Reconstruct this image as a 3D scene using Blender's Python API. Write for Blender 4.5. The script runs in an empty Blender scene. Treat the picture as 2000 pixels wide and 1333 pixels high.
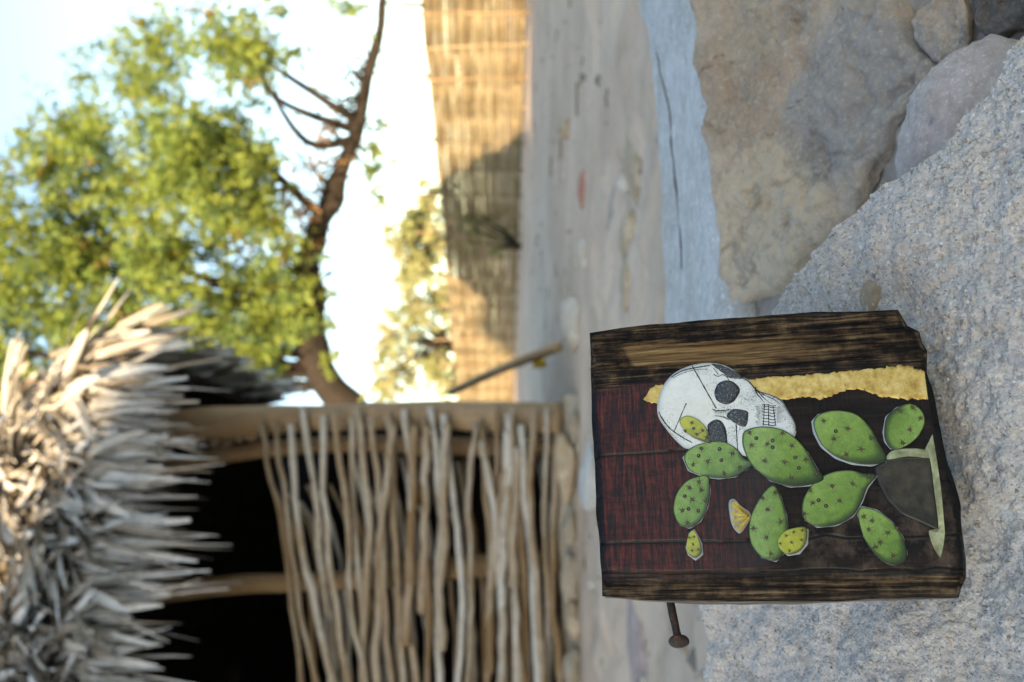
import bpy, math, random
import numpy as np
from mathutils import Vector, Matrix

random.seed(7)
RS = np.random.RandomState(7)
sc = bpy.context.scene
COL = sc.collection
rad = math.radians

# ------------------------------------------------------------------ camera
# The photograph was taken upright and is shown lying on its side, so the camera is rolled by 90 degrees.
FPX = 1944.0                       # focal length in pixels of the 2000 px long side (35 mm lens)
PITCH = math.atan(30 / FPX)        # looking slightly down
CAM = np.array([0.0, 0.0, 0.38])
FW = np.array([0, math.cos(PITCH), -math.sin(PITCH)])
RT = np.array([1.0, 0, 0])
UP = np.array([0, math.sin(PITCH), math.cos(PITCH)])
cam = bpy.data.cameras.new('camera')
cam.lens = 35; cam.sensor_width = 36; cam.sensor_fit = 'HORIZONTAL'
cam.clip_start = 0.02; cam.clip_end = 2000
cam.dof.use_dof = True; cam.dof.focus_distance = 0.435; cam.dof.aperture_fstop = 11.0
camo = bpy.data.objects.new('camera', cam); COL.objects.link(camo)
M = Matrix.Identity(4)
for r in range(3):
    M[r][0] = -UP[r]; M[r][1] = RT[r]; M[r][2] = -FW[r]; M[r][3] = CAM[r]
camo.matrix_world = M
sc.camera = camo

# ------------------------------------------------------------------ world, sun, exposure
SUN_AZ, SUN_EL = rad(197), rad(12.5)          # behind the camera, a little to the left, low
SDIR = Vector((math.sin(SUN_AZ) * math.cos(SUN_EL), math.cos(SUN_AZ) * math.cos(SUN_EL), math.sin(SUN_EL)))
w = bpy.data.worlds.new('World'); sc.world = w; w.use_nodes = True
nt = w.node_tree; nt.nodes.clear()
sky = nt.nodes.new('ShaderNodeTexSky'); sky.sky_type = 'NISHITA'; sky.sun_disc = False
sky.sun_elevation = SUN_EL; sky.sun_rotation = SUN_AZ; sky.dust_density = 0.8; sky.ozone_density = 2.4; sky.air_density = 1.0
bg = nt.nodes.new('ShaderNodeBackground'); bg.inputs[1].default_value = 0.15
wo = nt.nodes.new('ShaderNodeOutputWorld')
nt.links.new(sky.outputs[0], bg.inputs[0]); nt.links.new(bg.outputs[0], wo.inputs[0])
sl = bpy.data.lights.new('sun', 'SUN'); sl.energy = 4.2; sl.angle = rad(0.45); sl.color = (1.0, 0.84, 0.62)
so = bpy.data.objects.new('sun', sl); COL.objects.link(so)
so.rotation_euler = SDIR.to_track_quat('Z', 'Y').to_euler(); so.location = (-10, -30, 12)
vs = sc.view_settings
vs.view_transform = 'Standard'; vs.look = 'None'; vs.exposure = 2.0; vs.gamma = 1.0; vs.use_curve_mapping = False
vs.use_white_balance = True; vs.white_balance_temperature = 8300; vs.white_balance_tint = 10   # balanced for open shade
sc.cycles.use_denoising = True
sc.cycles.max_bounces = 6

# ------------------------------------------------------------------ helpers
def P(u, v, d):
    """world point seen at pixel (u, v) of the upright photograph at forward depth d"""
    return CAM + FW * d + RT * ((u - 666.5) / FPX * d) + UP * ((1000 - v) / FPX * d)

def Pz(u, v, z):
    """world point at pixel (u, v) on the level z"""
    ray = FW + RT * ((u - 666.5) / FPX) + UP * ((1000 - v) / FPX)
    return CAM + ray * ((z - CAM[2]) / ray[2])

def I(x, y):                       # pixel of the lying picture -> upright pixel
    return 1333 - y, x

ORIG = {}
def link(name, me, parent=None, origin=(0, 0, 0)):
    o = bpy.data.objects.new(name, me); COL.objects.link(o)
    if parent is not None:
        o.parent = parent
    else:
        o.location = origin
    return o

def tag(o, label=None, cat=None, group=None, kind=None):
    for k, x in (('label', label), ('category', cat), ('group', group), ('kind', kind)):
        if x: o[k] = x
    return o

def make_mesh(name, V, F, mat=None, smooth=True, cols=None):
    me = bpy.data.meshes.new(name)
    me.from_pydata([tuple(map(float, p)) for p in V], [], [tuple(map(int, f)) for f in F])
    if smooth: me.polygons.foreach_set('use_smooth', [True] * len(me.polygons))
    if mat: me.materials.append(mat)
    if cols is not None:
        a = me.color_attributes.new('Col', 'FLOAT_COLOR', 'POINT')
        c = np.ones((len(V), 4), np.float32); c[:, :3] = cols
        a.data.foreach_set('color', c.ravel())
    me.update()
    return me

def obj(name, V, F, mat, parent=None, origin=None, smooth=True, cols=None):
    """world-space vertices; children are stored relative to the origin of their root"""
    V = np.asarray(V, float)
    if parent is not None:
        og = ORIG[parent.name]
    else:
        og = np.array(origin if origin is not None else (0, 0, 0), float)
    o = link(name, make_mesh(name, V - og, F, mat, smooth, cols), parent, og)
    ORIG[o.name] = og
    return o

def empty(name, loc):
    o = bpy.data.objects.new(name, None); COL.objects.link(o); o.location = loc; o.empty_display_size = 0.1
    ORIG[o.name] = np.array(loc, float)
    return o

def base_of(V):
    V = np.asarray(V); c = (V.min(0) + V.max(0)) / 2
    return (c[0], c[1], V[:, 2].min())

# --- value noise
def _h(ix, iy, iz, s):
    n = (ix.astype(np.int64) * 374761393 + iy.astype(np.int64) * 668265263 + iz.astype(np.int64) * 2147483647 + s * 974634777) & 0xFFFFFFFF
    n = ((n ^ (n >> 13)) * 1274126177) & 0xFFFFFFFF
    n = ((n ^ (n >> 16)) * 2246822519) & 0xFFFFFFFF
    return ((n ^ (n >> 15)) & 0xFFFFFF) / float(0xFFFFFF)
def noise(p, s=0):
    p = np.asarray(p, float); i = np.floor(p).astype(np.int64); f = p - i; f = f * f * (3 - 2 * f)
    r = 0
    for dx in (0, 1):
        wx = f[..., 0] if dx else 1 - f[..., 0]
        for dy in (0, 1):
            wy = f[..., 1] if dy else 1 - f[..., 1]
            for dz in (0, 1):
                wz = f[..., 2] if dz else 1 - f[..., 2]
                r = r + wx * wy * wz * _h(i[..., 0] + dx, i[..., 1] + dy, i[..., 2] + dz, s)
    return r * 2 - 1
def fbm(p, oct=4, s=0):
    p = np.asarray(p, float); a, r = 1.0, 0
    for k in range(oct):
        r = r + a * noise(p * 2 ** k, s + k); a *= 0.5
    return r

def grid_faces(nr, nc, wrap=False):
    f = []
    for r in range(nr - 1):
        for c in range(nc if wrap else nc - 1):
            c2 = (c + 1) % nc
            f.append((r * nc + c, r * nc + c2, (r + 1) * nc + c2, (r + 1) * nc + c))
    return f

def grid_normals(G):
    du = np.gradient(G, axis=1); dv = np.gradient(G, axis=0)
    n = np.cross(du, dv); n /= np.linalg.norm(n, axis=2, keepdims=True) + 1e-12
    return n

def resample(pts, n, closed=False):
    pts = np.asarray(pts, float)
    if closed: pts = np.vstack([pts, pts[:1]])
    L = np.r_[0, np.cumsum(np.linalg.norm(np.diff(pts, axis=0), axis=1))]
    t = np.linspace(0, L[-1], n, endpoint=not closed)
    return np.stack([np.interp(t, L, pts[:, k]) for k in range(pts.shape[1])], 1)

def smooth_path(pts, n, closed=False):
    """Catmull-Rom through the points, resampled to n"""
    pts = np.asarray(pts, float); m = len(pts); out = []
    rng = range(m) if closed else range(m - 1)
    for i in rng:
        if closed: a, b, c, d = pts[i - 1], pts[i], pts[(i + 1) % m], pts[(i + 2) % m]
        else: a, b, c, d = pts[max(i - 1, 0)], pts[i], pts[i + 1], pts[min(i + 2, m - 1)]
        for t in np.linspace(0, 1, 8, endpoint=False):
            out.append(0.5 * ((2 * b) + (c - a) * t + (2 * a - 5 * b + 4 * c - d) * t * t + (3 * b - a - 3 * c + d) * t ** 3))
    if not closed: out.append(pts[-1])
    return resample(out, n, closed)

def tube(pts, radii, sides=8, jag=0.0, seed=0):
    pts = np.asarray(pts, float); n = len(pts)
    radii = np.broadcast_to(np.asarray(radii, float), (n,))
    T = np.gradient(pts, axis=0); T /= np.linalg.norm(T, axis=1, keepdims=True) + 1e-12
    ref = np.array([0, 0, 1.0]) if abs(T[0][2]) < 0.9 else np.array([1.0, 0, 0])
    A = np.cross(T[0], ref); A /= np.linalg.norm(A)
    V = []
    ang = np.arange(sides) * 2 * math.pi / sides
    for i in range(n):
        A = A - T[i] * np.dot(A, T[i]); A /= np.linalg.norm(A) + 1e-12
        B = np.cross(T[i], A)
        V.append(pts[i] + radii[i] * (np.cos(ang)[:, None] * A + np.sin(ang)[:, None] * B))
    V = np.array(V)
    if jag:
        c = pts[:, None, :]
        k = 1 + jag * fbm(V * (0.6 / radii.max()) + seed * 7.3, 3)
        V = c + (V - c) * k[..., None]
    F = [tuple(f) for f in grid_faces(n, sides, True)]
    V = V.reshape(-1, 3)
    V = np.vstack([V, pts[0], pts[-1]])
    for s in range(sides):
        F.append((n * sides, (s + 1) % sides, s))
        F.append((n * sides + 1, (n - 1) * sides + s, (n - 1) * sides + (s + 1) % sides))
    return V, F

def joinm(parts):
    V, F, o = [], [], 0
    for v, f in parts:
        V.append(np.asarray(v, float)); F += [tuple(i + o for i in q) for q in f]; o += len(v)
    return np.vstack(V), F

def boxm(lo, hi):
    x0, y0, z0 = lo; x1, y1, z1 = hi
    V = [(x0, y0, z0), (x1, y0, z0), (x1, y1, z0), (x0, y1, z0), (x0, y0, z1), (x1, y0, z1), (x1, y1, z1), (x0, y1, z1)]
    return np.array(V, float), [(0, 3, 2, 1), (4, 5, 6, 7), (0, 1, 5, 4), (1, 2, 6, 5), (2, 3, 7, 6), (3, 0, 4, 7)]

_ico = {}
def icosphere(sub):
    if sub not in _ico:
        import bmesh
        bm = bmesh.new(); bmesh.ops.create_icosphere(bm, subdivisions=sub, radius=1)
        bm.verts.ensure_lookup_table()
        _ico[sub] = (np.array([v.co[:] for v in bm.verts]), [tuple(v.index for v in f.verts) for f in bm.faces]); bm.free()
    return _ico[sub]

def rock(center, size, seed, sub=3, rough=0.25, rot=0.0, angular=0.0):
    V, F = icosphere(sub)
    V = V.copy()
    if angular:                                   # flatten against random planes
        rr = np.random.RandomState(seed)
        for k in range(9):
            n = rr.normal(size=3); n /= np.linalg.norm(n); d = 0.62 + 0.3 * rr.rand()
            e = V @ n - d; V = V - np.outer(np.clip(e, 0, None) * angular, n)
    V = V * (1 + rough * fbm(V * 1.3 + seed * 3.1, 4, seed))[:, None]
    V = V * np.asarray(size)
    c, s = math.cos(rot), math.sin(rot)
    V = V @ np.array([[c, s, 0], [-s, c, 0], [0, 0, 1]])
    return V + np.asarray(center), F

# ------------------------------------------------------------------ materials
def node(nt, typ, inp=None, **attrs):
    n = nt.nodes.new('ShaderNode' + typ)
    for k, v in attrs.items(): setattr(n, k, v)
    for k, v in (inp or {}).items():
        s = n.inputs[k]
        if isinstance(v, bpy.types.NodeSocket): nt.links.new(v, s)
        else: s.default_value = v
    return n
def c4(c): return (c[0], c[1], c[2], 1)
def ramp(nt, fac, stops, interp='LINEAR'):
    r = nt.nodes.new('ShaderNodeValToRGB'); r.color_ramp.interpolation = interp
    e = r.color_ramp.elements
    while len(e) < len(stops): e.new(0.5)
    for x, (p, c) in zip(e, stops): x.position = p; x.color = c4(c if hasattr(c, '__len__') else (c, c, c))
    nt.links.new(fac, r.inputs[0]); return r.outputs[0]
def mixc(nt, f, a, b, mode='MIX'):
    n = nt.nodes.new('ShaderNodeMix'); n.data_type = 'RGBA'; n.blend_type = mode
    for i, v in ((0, f), (6, a), (7, b)):
        if isinstance(v, bpy.types.NodeSocket): nt.links.new(v, n.inputs[i])
        else: n.inputs[i].default_value = v if i == 0 else c4(v)
    return n.outputs[2]
def math_(nt, op, a, b=0.0, c=None, clamp=False):
    n = nt.nodes.new('ShaderNodeMath'); n.operation = op; n.use_clamp = clamp
    for i, v in ((0, a), (1, b), (2, c)):
        if v is None: continue
        if isinstance(v, bpy.types.NodeSocket): nt.links.new(v, n.inputs[i])
        else: n.inputs[i].default_value = v
    return n.outputs[0]
def sstep(nt, x, a, b):
    n = node(nt, 'MapRange', {0: x, 1: a, 2: b, 3: 0.0, 4: 1.0}, interpolation_type='SMOOTHSTEP'); return n.outputs[0]
def newmat(name):
    m = bpy.data.materials.new(name); m.use_nodes = True; nt = m.node_tree; nt.nodes.clear()
    out = nt.nodes.new('ShaderNodeOutputMaterial'); b = nt.nodes.new('ShaderNodeBsdfPrincipled')
    nt.links.new(b.outputs[0], out.inputs[0]); b.inputs['Roughness'].default_value = 0.85
    b.inputs['Specular IOR Level'].default_value = 0.3
    return m, nt, b
def coords(nt, kind='Object', scale=(1, 1, 1), rot=(0, 0, 0)):
    t = nt.nodes.new('ShaderNodeTexCoord')
    mp = node(nt, 'Mapping', {0: t.outputs[kind], 2: rot, 3: scale}); return mp.outputs[0]
def noi(nt, vec, scale, detail=4, rough=0.6, dist=0.0):
    return node(nt, 'TexNoise', {'Vector': vec, 'Scale': scale, 'Detail': detail, 'Roughness': rough, 'Distortion': dist}).outputs[0]
def bump(nt, b, h, strength, dist):
    n = node(nt, 'Bump', {'Height': h, 'Strength': strength, 'Distance': dist}); nt.links.new(n.outputs[0], b.inputs['Normal'])
def setin(nt, b, k, v):
    if isinstance(v, bpy.types.NodeSocket): nt.links.new(v, b.inputs[k])
    else: b.inputs[k].default_value = v

def m_granite():
    m, nt, b = newmat('coarse_granite'); co = coords(nt)
    vo = node(nt, 'TexVoronoi', {'Vector': co, 'Scale': 780.0, 'Randomness': 1.0})
    sep = node(nt, 'SeparateColor', {0: vo.outputs['Color']})
    g = ramp(nt, sep.outputs[0], [(0.0, (0.15, 0.13, 0.12)), (0.07, (0.27, 0.26, 0.25)), (0.35, (0.35, 0.345, 0.34)), (0.62, (0.42, 0.41, 0.395)), (0.84, (0.47, 0.41, 0.34)), (0.95, (0.58, 0.565, 0.54))])
    vo2 = node(nt, 'TexVoronoi', {'Vector': co, 'Scale': 190.0})
    s2 = node(nt, 'SeparateColor', {0: vo2.outputs['Color']})
    g2 = ramp(nt, s2.outputs[1], [(0.0, (0.22, 0.18, 0.15)), (0.06, (0.35, 0.34, 0.33)), (0.6, (0.40, 0.40, 0.41)), (0.85, (0.46, 0.38, 0.29)), (1.0, (0.62, 0.60, 0.56))])
    col = mixc(nt, 0.30, g, g2); col = mixc(nt, 0.08, col, (0.48, 0.47, 0.45)); col = mixc(nt, 1.0, col, (1.27, 1.13, 1.02), 'MULTIPLY')
    big = noi(nt, co, 14.0, 5)
    col = mixc(nt, ramp(nt, big, [(0.35, 0.0), (0.7, 0.35)]), col, (0.46, 0.455, 0.45))
    dk = noi(nt, co, 520, 3, 0.6); col = mixc(nt, ramp(nt, dk, [(0.60, 0.0), (0.68, 0.75)]), col, (0.13, 0.115, 0.105))
    lt = noi(nt, co, 700, 2, 0.6); col = mixc(nt, ramp(nt, lt, [(0.62, 0.0), (0.70, 0.7)]), col, (0.62, 0.60, 0.57))
    st = noi(nt, co, 38.0, 6, 0.7)
    col = mixc(nt, ramp(nt, st, [(0.58, 0.0), (0.72, 0.55)]), col, (0.27, 0.21, 0.15))
    v3 = node(nt, 'TexVoronoi', {'Vector': co, 'Scale': 95.0}); s3 = node(nt, 'SeparateColor', {0: v3.outputs['Color']})
    peb = math_(nt, 'MULTIPLY', ramp(nt, s3.outputs[0], [(0.80, 0.0), (0.86, 1.0)]), ramp(nt, v3.outputs['Distance'], [(0.25, 1.0), (0.45, 0.0)]))
    col = mixc(nt, math_(nt, 'MULTIPLY', peb, 0.7), col, ramp(nt, s3.outputs[1], [(0.0, (0.50, 0.42, 0.34)), (0.4, (0.56, 0.55, 0.53)), (0.7, (0.30, 0.29, 0.30)), (1.0, (0.46, 0.36, 0.31))]))
    setin(nt, b, 'Base Color', col); b.inputs['Roughness'].default_value = 0.9
    h = math_(nt, 'ADD', math_(nt, 'MULTIPLY', vo.outputs['Distance'], -0.8), noi(nt, co, 330, 4))
    h = math_(nt, 'ADD', h, math_(nt, 'MULTIPLY', noi(nt, co, 120, 5, 0.7), 1.6))
    bump(nt, b, h, 0.55, 0.0012)
    return m
def m_stone(name, cols, scale=18.0, bs=0.35, speck=True, dust=0.0):
    m, nt, b = newmat(name); co = coords(nt)
    n1 = noi(nt, co, scale, 7, 0.65, 0.6)
    k = len(cols)
    col = ramp(nt, n1, [(0.30 + 0.42 * i / max(k - 1, 1), c) for i, c in enumerate(cols)])
    if speck:
        n2 = noi(nt, co, scale * 9, 4, 0.7)
        col = mixc(nt, ramp(nt, n2, [(0.40, 0.0), (0.70, 0.5)]), col, [x * 0.55 for x in cols[0]])
        n3 = noi(nt, co, scale * 26, 2, 0.6)
        col = mixc(nt, ramp(nt, n3, [(0.55, 0.0), (0.75, 0.5)]), col, [min(1, x * 1.5) for x in cols[-1]])
    if dust:
        col = mixc(nt, ramp(nt, noi(nt, co, 10, 6, 0.7, 0.8), [(0.40, 0.0), (0.62, dust)]), col, (0.35, 0.31, 0.27))
        col = mixc(nt, ramp(nt, noi(nt, co, 24, 6, 0.75, 0.5), [(0.52, 0.0), (0.70, dust * 0.7)]), col, (0.20, 0.165, 0.125))
    setin(nt, b, 'Base Color', col)
    bump(nt, b, noi(nt, co, scale * 12, 6, 0.7), bs, 0.004)
    return m
def m_sand():
    m, nt, b = newmat('pale_sand'); co = coords(nt)
    col = ramp(nt, noi(nt, co, 1.1, 6, 0.65), [(0.3, (0.46, 0.335, 0.245)), (0.55, (0.64, 0.485, 0.37)), (0.75, (0.74, 0.59, 0.465))])
    st = noi(nt, coords(nt, 'Object', (0.7, 4, 1)), 2.2, 5, 0.7)
    col = mixc(nt, ramp(nt, st, [(0.52, 0.0), (0.72, 0.6)]), col, (0.27, 0.205, 0.14))
    col = mixc(nt, ramp(nt, noi(nt, co, 34, 5, 0.75), [(0.5, 0.0), (0.75, 0.45)]), col, (0.26, 0.22, 0.18))
    setin(nt, b, 'Base Color', col); b.inputs['Roughness'].default_value = 0.95
    bump(nt, b, noi(nt, co, 26, 8, 0.75), 0.6, 0.02)
    return m
def m_stick(name, ca, cb, cc, sc_=(1, 1, 1)):
    m, nt, b = newmat(name)
    oi = nt.nodes.new('ShaderNodeObjectInfo')
    off = node(nt, 'CombineXYZ', {0: math_(nt, 'MULTIPLY', oi.outputs['Random'], 40.0), 2: math_(nt, 'MULTIPLY', oi.outputs['Random'], 17.0)})
    co = node(nt, 'VectorMath', {0: coords(nt, 'Object', sc_), 1: off.outputs[0]}, operation='ADD').outputs[0]
    n1 = noi(nt, co, 2.6, 5, 0.6)
    f = math_(nt, 'ADD', math_(nt, 'MULTIPLY', n1, 1.3), math_(nt, 'MULTIPLY', oi.outputs['Random'], 0.7))
    f = math_(nt, 'SUBTRACT', f, 0.5)
    col = ramp(nt, f, [(0.18, ca), (0.45, cb), (0.75, cc)])
    fine = noi(nt, co, 34, 5, 0.7)
    col = mixc(nt, ramp(nt, fine, [(0.5, 0.0), (0.75, 0.55)]), col, [x * 0.4 for x in cb])
    setin(nt, b, 'Base Color', col); bump(nt, b, fine, 0.5, 0.01)
    return m
def m_bark(name, a, c, s=9):
    m, nt, b = newmat(name); co = coords(nt)
    f = noi(nt, co, s, 7, 0.7, 0.5)
    setin(nt, b, 'Base Color', ramp(nt, f, [(0.35, a), (0.65, c)])); bump(nt, b, f, 0.8, 0.03)
    return m
def m_leaf(name, trans=0.45):
    m, nt, b = newmat(name)
    at = node(nt, 'Attribute', attribute_name='Col')
    setin(nt, b, 'Base Color', at.outputs[0]); b.inputs['Roughness'].default_value = 0.6
    tr = node(nt, 'BsdfTranslucent', {0: mixc(nt, 1.0, at.outputs[0], (1.5, 1.35, 0.6), 'MULTIPLY')})
    mx = node(nt, 'MixShader', {0: trans}); nt.links.new(b.outputs[0], mx.inputs[1]); nt.links.new(tr.outputs[0], mx.inputs[2])
    out = [n for n in nt.nodes if n.type == 'OUTPUT_MATERIAL'][0]; nt.links.new(mx.outputs[0], out.inputs[0])
    return m
def m_plain(name, c, rough=0.9, spread=0.25, scale=20, bs=0.3, bd=0.004):
    m, nt, b = newmat(name); co = coords(nt); f = noi(nt, co, scale, 6, 0.65)
    setin(nt, b, 'Base Color', ramp(nt, f, [(0.3, [x * (1 - spread) for x in c]), (0.7, [min(1, x * (1 + spread)) for x in c])]))
    b.inputs['Roughness'].default_value = rough; bump(nt, b, f, bs, bd); return m
def m_vcol(name, rough=0.35, coat=0.5, paper=True):
    m, nt, b = newmat(name)
    at = node(nt, 'Attribute', attribute_name='Col'); co = coords(nt)
    f = noi(nt, co, 230, 7, 0.7, 0.6)
    col = mixc(nt, ramp(nt, f, [(0.38, 0.0), (0.66, 0.8)]), at.outputs[0], mixc(nt, 1.0, at.outputs[0], (0.58, 0.66, 0.6), 'MULTIPLY'))
    col = mixc(nt, ramp(nt, noi(nt, co, 1300, 4, 0.7), [(0.45, 0.0), (0.7, 0.5)]), col, mixc(nt, 1.0, col, (0.55, 0.6, 0.5), 'MULTIPLY'))
    col = mixc(nt, ramp(nt, noi(nt, co, 120, 4, 0.6), [(0.5, 0.0), (0.72, 0.5)]), col, mixc(nt, 1.0, col, (1.35, 1.25, 1.0), 'MULTIPLY'))
    setin(nt, b, 'Base Color', col); b.inputs['Roughness'].default_value = rough
    b.inputs['Coat Weight'].default_value = coat; b.inputs['Coat Roughness'].default_value = 0.06
    bump(nt, b, noi(nt, co, 110, 4, 0.65), 0.5, 0.0022)
    return m

MAT = {}
MAT['granite'] = m_granite()
MAT['sand'] = m_sand()
MAT['mortar'] = m_stone('lime_mortar', [(0.22, 0.18, 0.15), (0.33, 0.285, 0.245), (0.40, 0.355, 0.31)], 9, 0.6, dust=0.5)
def m_slab(name):
    m, nt, b = newmat(name); co = coords(nt)
    def nz(sc_, d=6, r=0.72, di=0.8): return noi(nt, co, sc_, d, r, di)
    col = ramp(nt, nz(7), [(0.3, (0.36, 0.27, 0.185)), (0.5, (0.48, 0.38, 0.275)), (0.7, (0.56, 0.46, 0.35))])
    org = np.array([0.3, 0.8, 0.0])
    def patch(col, uv, r, c, amt):                 # mineral stains with an irregular outline
        q = face_pt(*z8([uv])[0]) - org
        d = node(nt, 'VectorMath', {0: co, 1: tuple(q)}, operation='DISTANCE').outputs['Value']
        d = math_(nt, 'ADD', d, math_(nt, 'MULTIPLY', math_(nt, 'SUBTRACT', nz(13), 0.5), r * 1.3))
        f = math_(nt, 'MULTIPLY', math_(nt, 'SUBTRACT', 1.0, sstep(nt, d, r * 0.72, r)), amt)
        return mixc(nt, f, col, c)
    col = patch(col, (560, 820), 0.062, (0.58, 0.475, 0.325), 0.75)
    col = patch(col, (450, 330), 0.058, (0.34, 0.25, 0.165), 0.7)
    col = patch(col, (910, 330), 0.062, (0.315, 0.305, 0.275), 0.85)
    col = patch(col, (520, 150), 0.035, (0.41, 0.33, 0.225), 0.7)
    col = mixc(nt, 1.0, col, (1.06, 0.97, 0.95), 'MULTIPLY')
    col = mixc(nt, ramp(nt, nz(22), [(0.53, 0.0), (0.66, 0.7)]), col, (0.17, 0.13, 0.095))
    col = mixc(nt, ramp(nt, nz(45), [(0.56, 0.0), (0.70, 0.6)]), col, (0.46, 0.405, 0.32))
    col = mixc(nt, ramp(nt, nz(110, 6, 0.8), [(0.48, 0.0), (0.68, 0.45)]), col, (0.20, 0.15, 0.11))
    col = mixc(nt, ramp(nt, nz(300, 4, 0.75), [(0.52, 0.0), (0.68, 0.75)]), col, (0.53, 0.47, 0.39))
    col = mixc(nt, ramp(nt, nz(70, 3, 0.6), [(0.67, 0.0), (0.73, 0.8)]), col, (0.10, 0.075, 0.055))
    setin(nt, b, 'Base Color', col); h = math_(nt, 'ADD', nz(130, 7, 0.8), math_(nt, 'MULTIPLY', nz(34, 5), 1.5))
    bump(nt, b, h, 0.6, 0.005); return m
MAT['st_ochre'] = m_stone('ochre_stone', [(0.19, 0.15, 0.105), (0.33, 0.275, 0.19), (0.45, 0.39, 0.27)], 12, 0.5, dust=0.7)
MAT['st_yellow'] = m_stone('yellow_lichen_stone', [(0.27, 0.22, 0.13), (0.42, 0.36, 0.23), (0.50, 0.45, 0.33)], 20, 0.6, dust=0.6)
MAT['st_grey'] = m_stone('blue_grey_stone', [(0.20, 0.205, 0.20), (0.28, 0.285, 0.28), (0.33, 0.32, 0.30)], 14, 0.35, dust=0.55)
MAT['st_pink'] = m_stone('pinkish_stone', [(0.36, 0.265, 0.22), (0.47, 0.385, 0.35), (0.54, 0.46, 0.41)], 16, 0.4, dust=0.6)
MAT['st_tan'] = m_stone('tan_stone', [(0.30, 0.20, 0.125), (0.42, 0.33, 0.23), (0.53, 0.44, 0.33)], 14, 0.4)
MAT['st_dark'] = m_stone('dark_brown_stone', [(0.07, 0.055, 0.045), (0.14, 0.11, 0.09), (0.20, 0.165, 0.14)], 22, 0.7)
MAT['st_pale'] = m_stone('pale_stone', [(0.36, 0.30, 0.235), (0.50, 0.445, 0.37), (0.60, 0.55, 0.47)], 9, 0.4)
MAT['st_red'] = m_stone('red_brick', [(0.28, 0.12, 0.085), (0.40, 0.19, 0.14), (0.46, 0.27, 0.21)], 18, 0.4)
MAT['st_purple'] = m_stone('purple_stone', [(0.26, 0.20, 0.185), (0.36, 0.285, 0.265), (0.42, 0.345, 0.315)], 12, 0.3)
MAT['cap'] = m_stone('pale_whitewash', [(0.36, 0.33, 0.29), (0.48, 0.47, 0.455), (0.54, 0.535, 0.525)], 9, 0.5, True)
MAT['stick'] = m_stick('weathered_stick', (0.22, 0.135, 0.068), (0.35, 0.275, 0.20), (0.49, 0.465, 0.43))
MAT['post'] = m_stick('brown_post_wood', (0.16, 0.095, 0.05), (0.27, 0.175, 0.10), (0.33, 0.23, 0.145))
MAT['thatch'] = m_stick('bleached_palm_leaf', (0.20, 0.165, 0.125), (0.39, 0.365, 0.325), (0.53, 0.515, 0.49))
MAT['lining'] = m_plain('shade_dark_thatch', (0.035, 0.026, 0.02), 0.95, 0.4, 12, 0.6, 0.02)  # near-black colour stands in for the shade under the roof
MAT['mud'] = m_plain('shade_dark_mud', (0.028, 0.022, 0.018), 0.95, 0.4, 6, 0.4, 0.02)  # near-black colour stands in for the shade inside the hut
MAT['mudbase'] = m_stone('pale_mud', [(0.24, 0.19, 0.14), (0.34, 0.285, 0.22), (0.40, 0.345, 0.28)], 5, 0.5)
MAT['reed'] = m_stick('dry_fence_rod', (0.16, 0.115, 0.062), (0.25, 0.19, 0.11), (0.33, 0.265, 0.165))
MAT['pole'] = m_stick('bare_pole_wood', (0.40, 0.25, 0.13), (0.50, 0.335, 0.185), (0.57, 0.41, 0.245))
MAT['bark'] = m_bark('dark_bark', (0.009, 0.007, 0.006), (0.030, 0.021, 0.016))
MAT['leaf'] = m_leaf('leaf', 0.4)
MAT['plaster'] = m_plain('cream_plaster', (0.45, 0.42, 0.38), 0.9, 0.1, 3)

# ------------------------------------------------------------------ ground
def axis(lo, hi, fine_lo, fine_hi, step, grow=1.18):
    a = list(np.arange(fine_lo, fine_hi + step / 2, step)); s = step; x = a[0]
    left = []
    while x > lo: s *= grow; x -= s; left.append(x)
    s = step; x = a[-1]
    while x < hi: s *= grow; x += s; a.append(x)
    return np.array(left[::-1] + a)
gx = axis(-600, 600, -1.6, 4.2, 0.035); gy = axis(-300, 900, 1.2, 7.0, 0.03)
X, Y = np.meshgrid(gx, gy)
q = np.stack([X, Y, 0 * X], -1)
near = np.exp(-((Y - 2.6) / 1.5) ** 2)
Z = 0.006 * np.exp(-((Y - 5) / 5) ** 2) * np.abs(fbm(q * np.array([2.5, 5.0, 1]), 3, 41)) + 0.012 * fbm(q * 1.2, 4, 3) + 0.009 * near * fbm(q * 6.0, 4, 9) + 0.06 * near * np.clip(fbm(q * 2.4, 4, 21) - 0.05, 0, 1) + 0.012 * near * np.abs(fbm(q * 9, 3, 27))
Z *= np.exp(-np.maximum(np.hypot(X, Y) - 40, 0) / 40)
V = np.stack([X, Y, Z], -1).reshape(-1, 3)
g = obj('ground', V, grid_faces(len(gy), len(gx)), MAT['sand'])
tag(g, kind='structure')

# ------------------------------------------------------------------ boulder the block stands on
def inv_plane(v): return 2.37 + 0.00134 * (v - 1885)
crest = [(-900, 1400), (-400, 1372), (0, 1366), (150, 1366), (330, 1385), (520, 1430), (640, 1462), (713, 1486), (768, 1522), (818, 1568), (870, 1610), (923, 1662), (965, 1699),
         (1010, 1768), (1044, 1820), (1113, 1857), (1152, 1905), (1190, 1925), (1228, 1928), (1262, 1962), (1302, 2000), (1400, 2110), (1560, 2330), (1640, 2560)]
NC, NR = 520, 300
dens = resample(crest, 4000)
sel = np.where((dens[:, 0] > -150) & (dens[:, 1] < 2150), 6.0, 1.0)
cum = np.cumsum(sel); cr = np.stack([np.interp(np.linspace(cum[0], cum[-1], NC), cum, dens[:, k]) for k in (0, 1)], 1)
bt = np.linspace(0, 1, NR) ** 1.15
low = np.stack([cr[:, 0] * 1.0, np.full(NC, 2620.0)], 1); low[:, 1] = np.maximum(low[:, 1], cr[:, 1] + 60)
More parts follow.
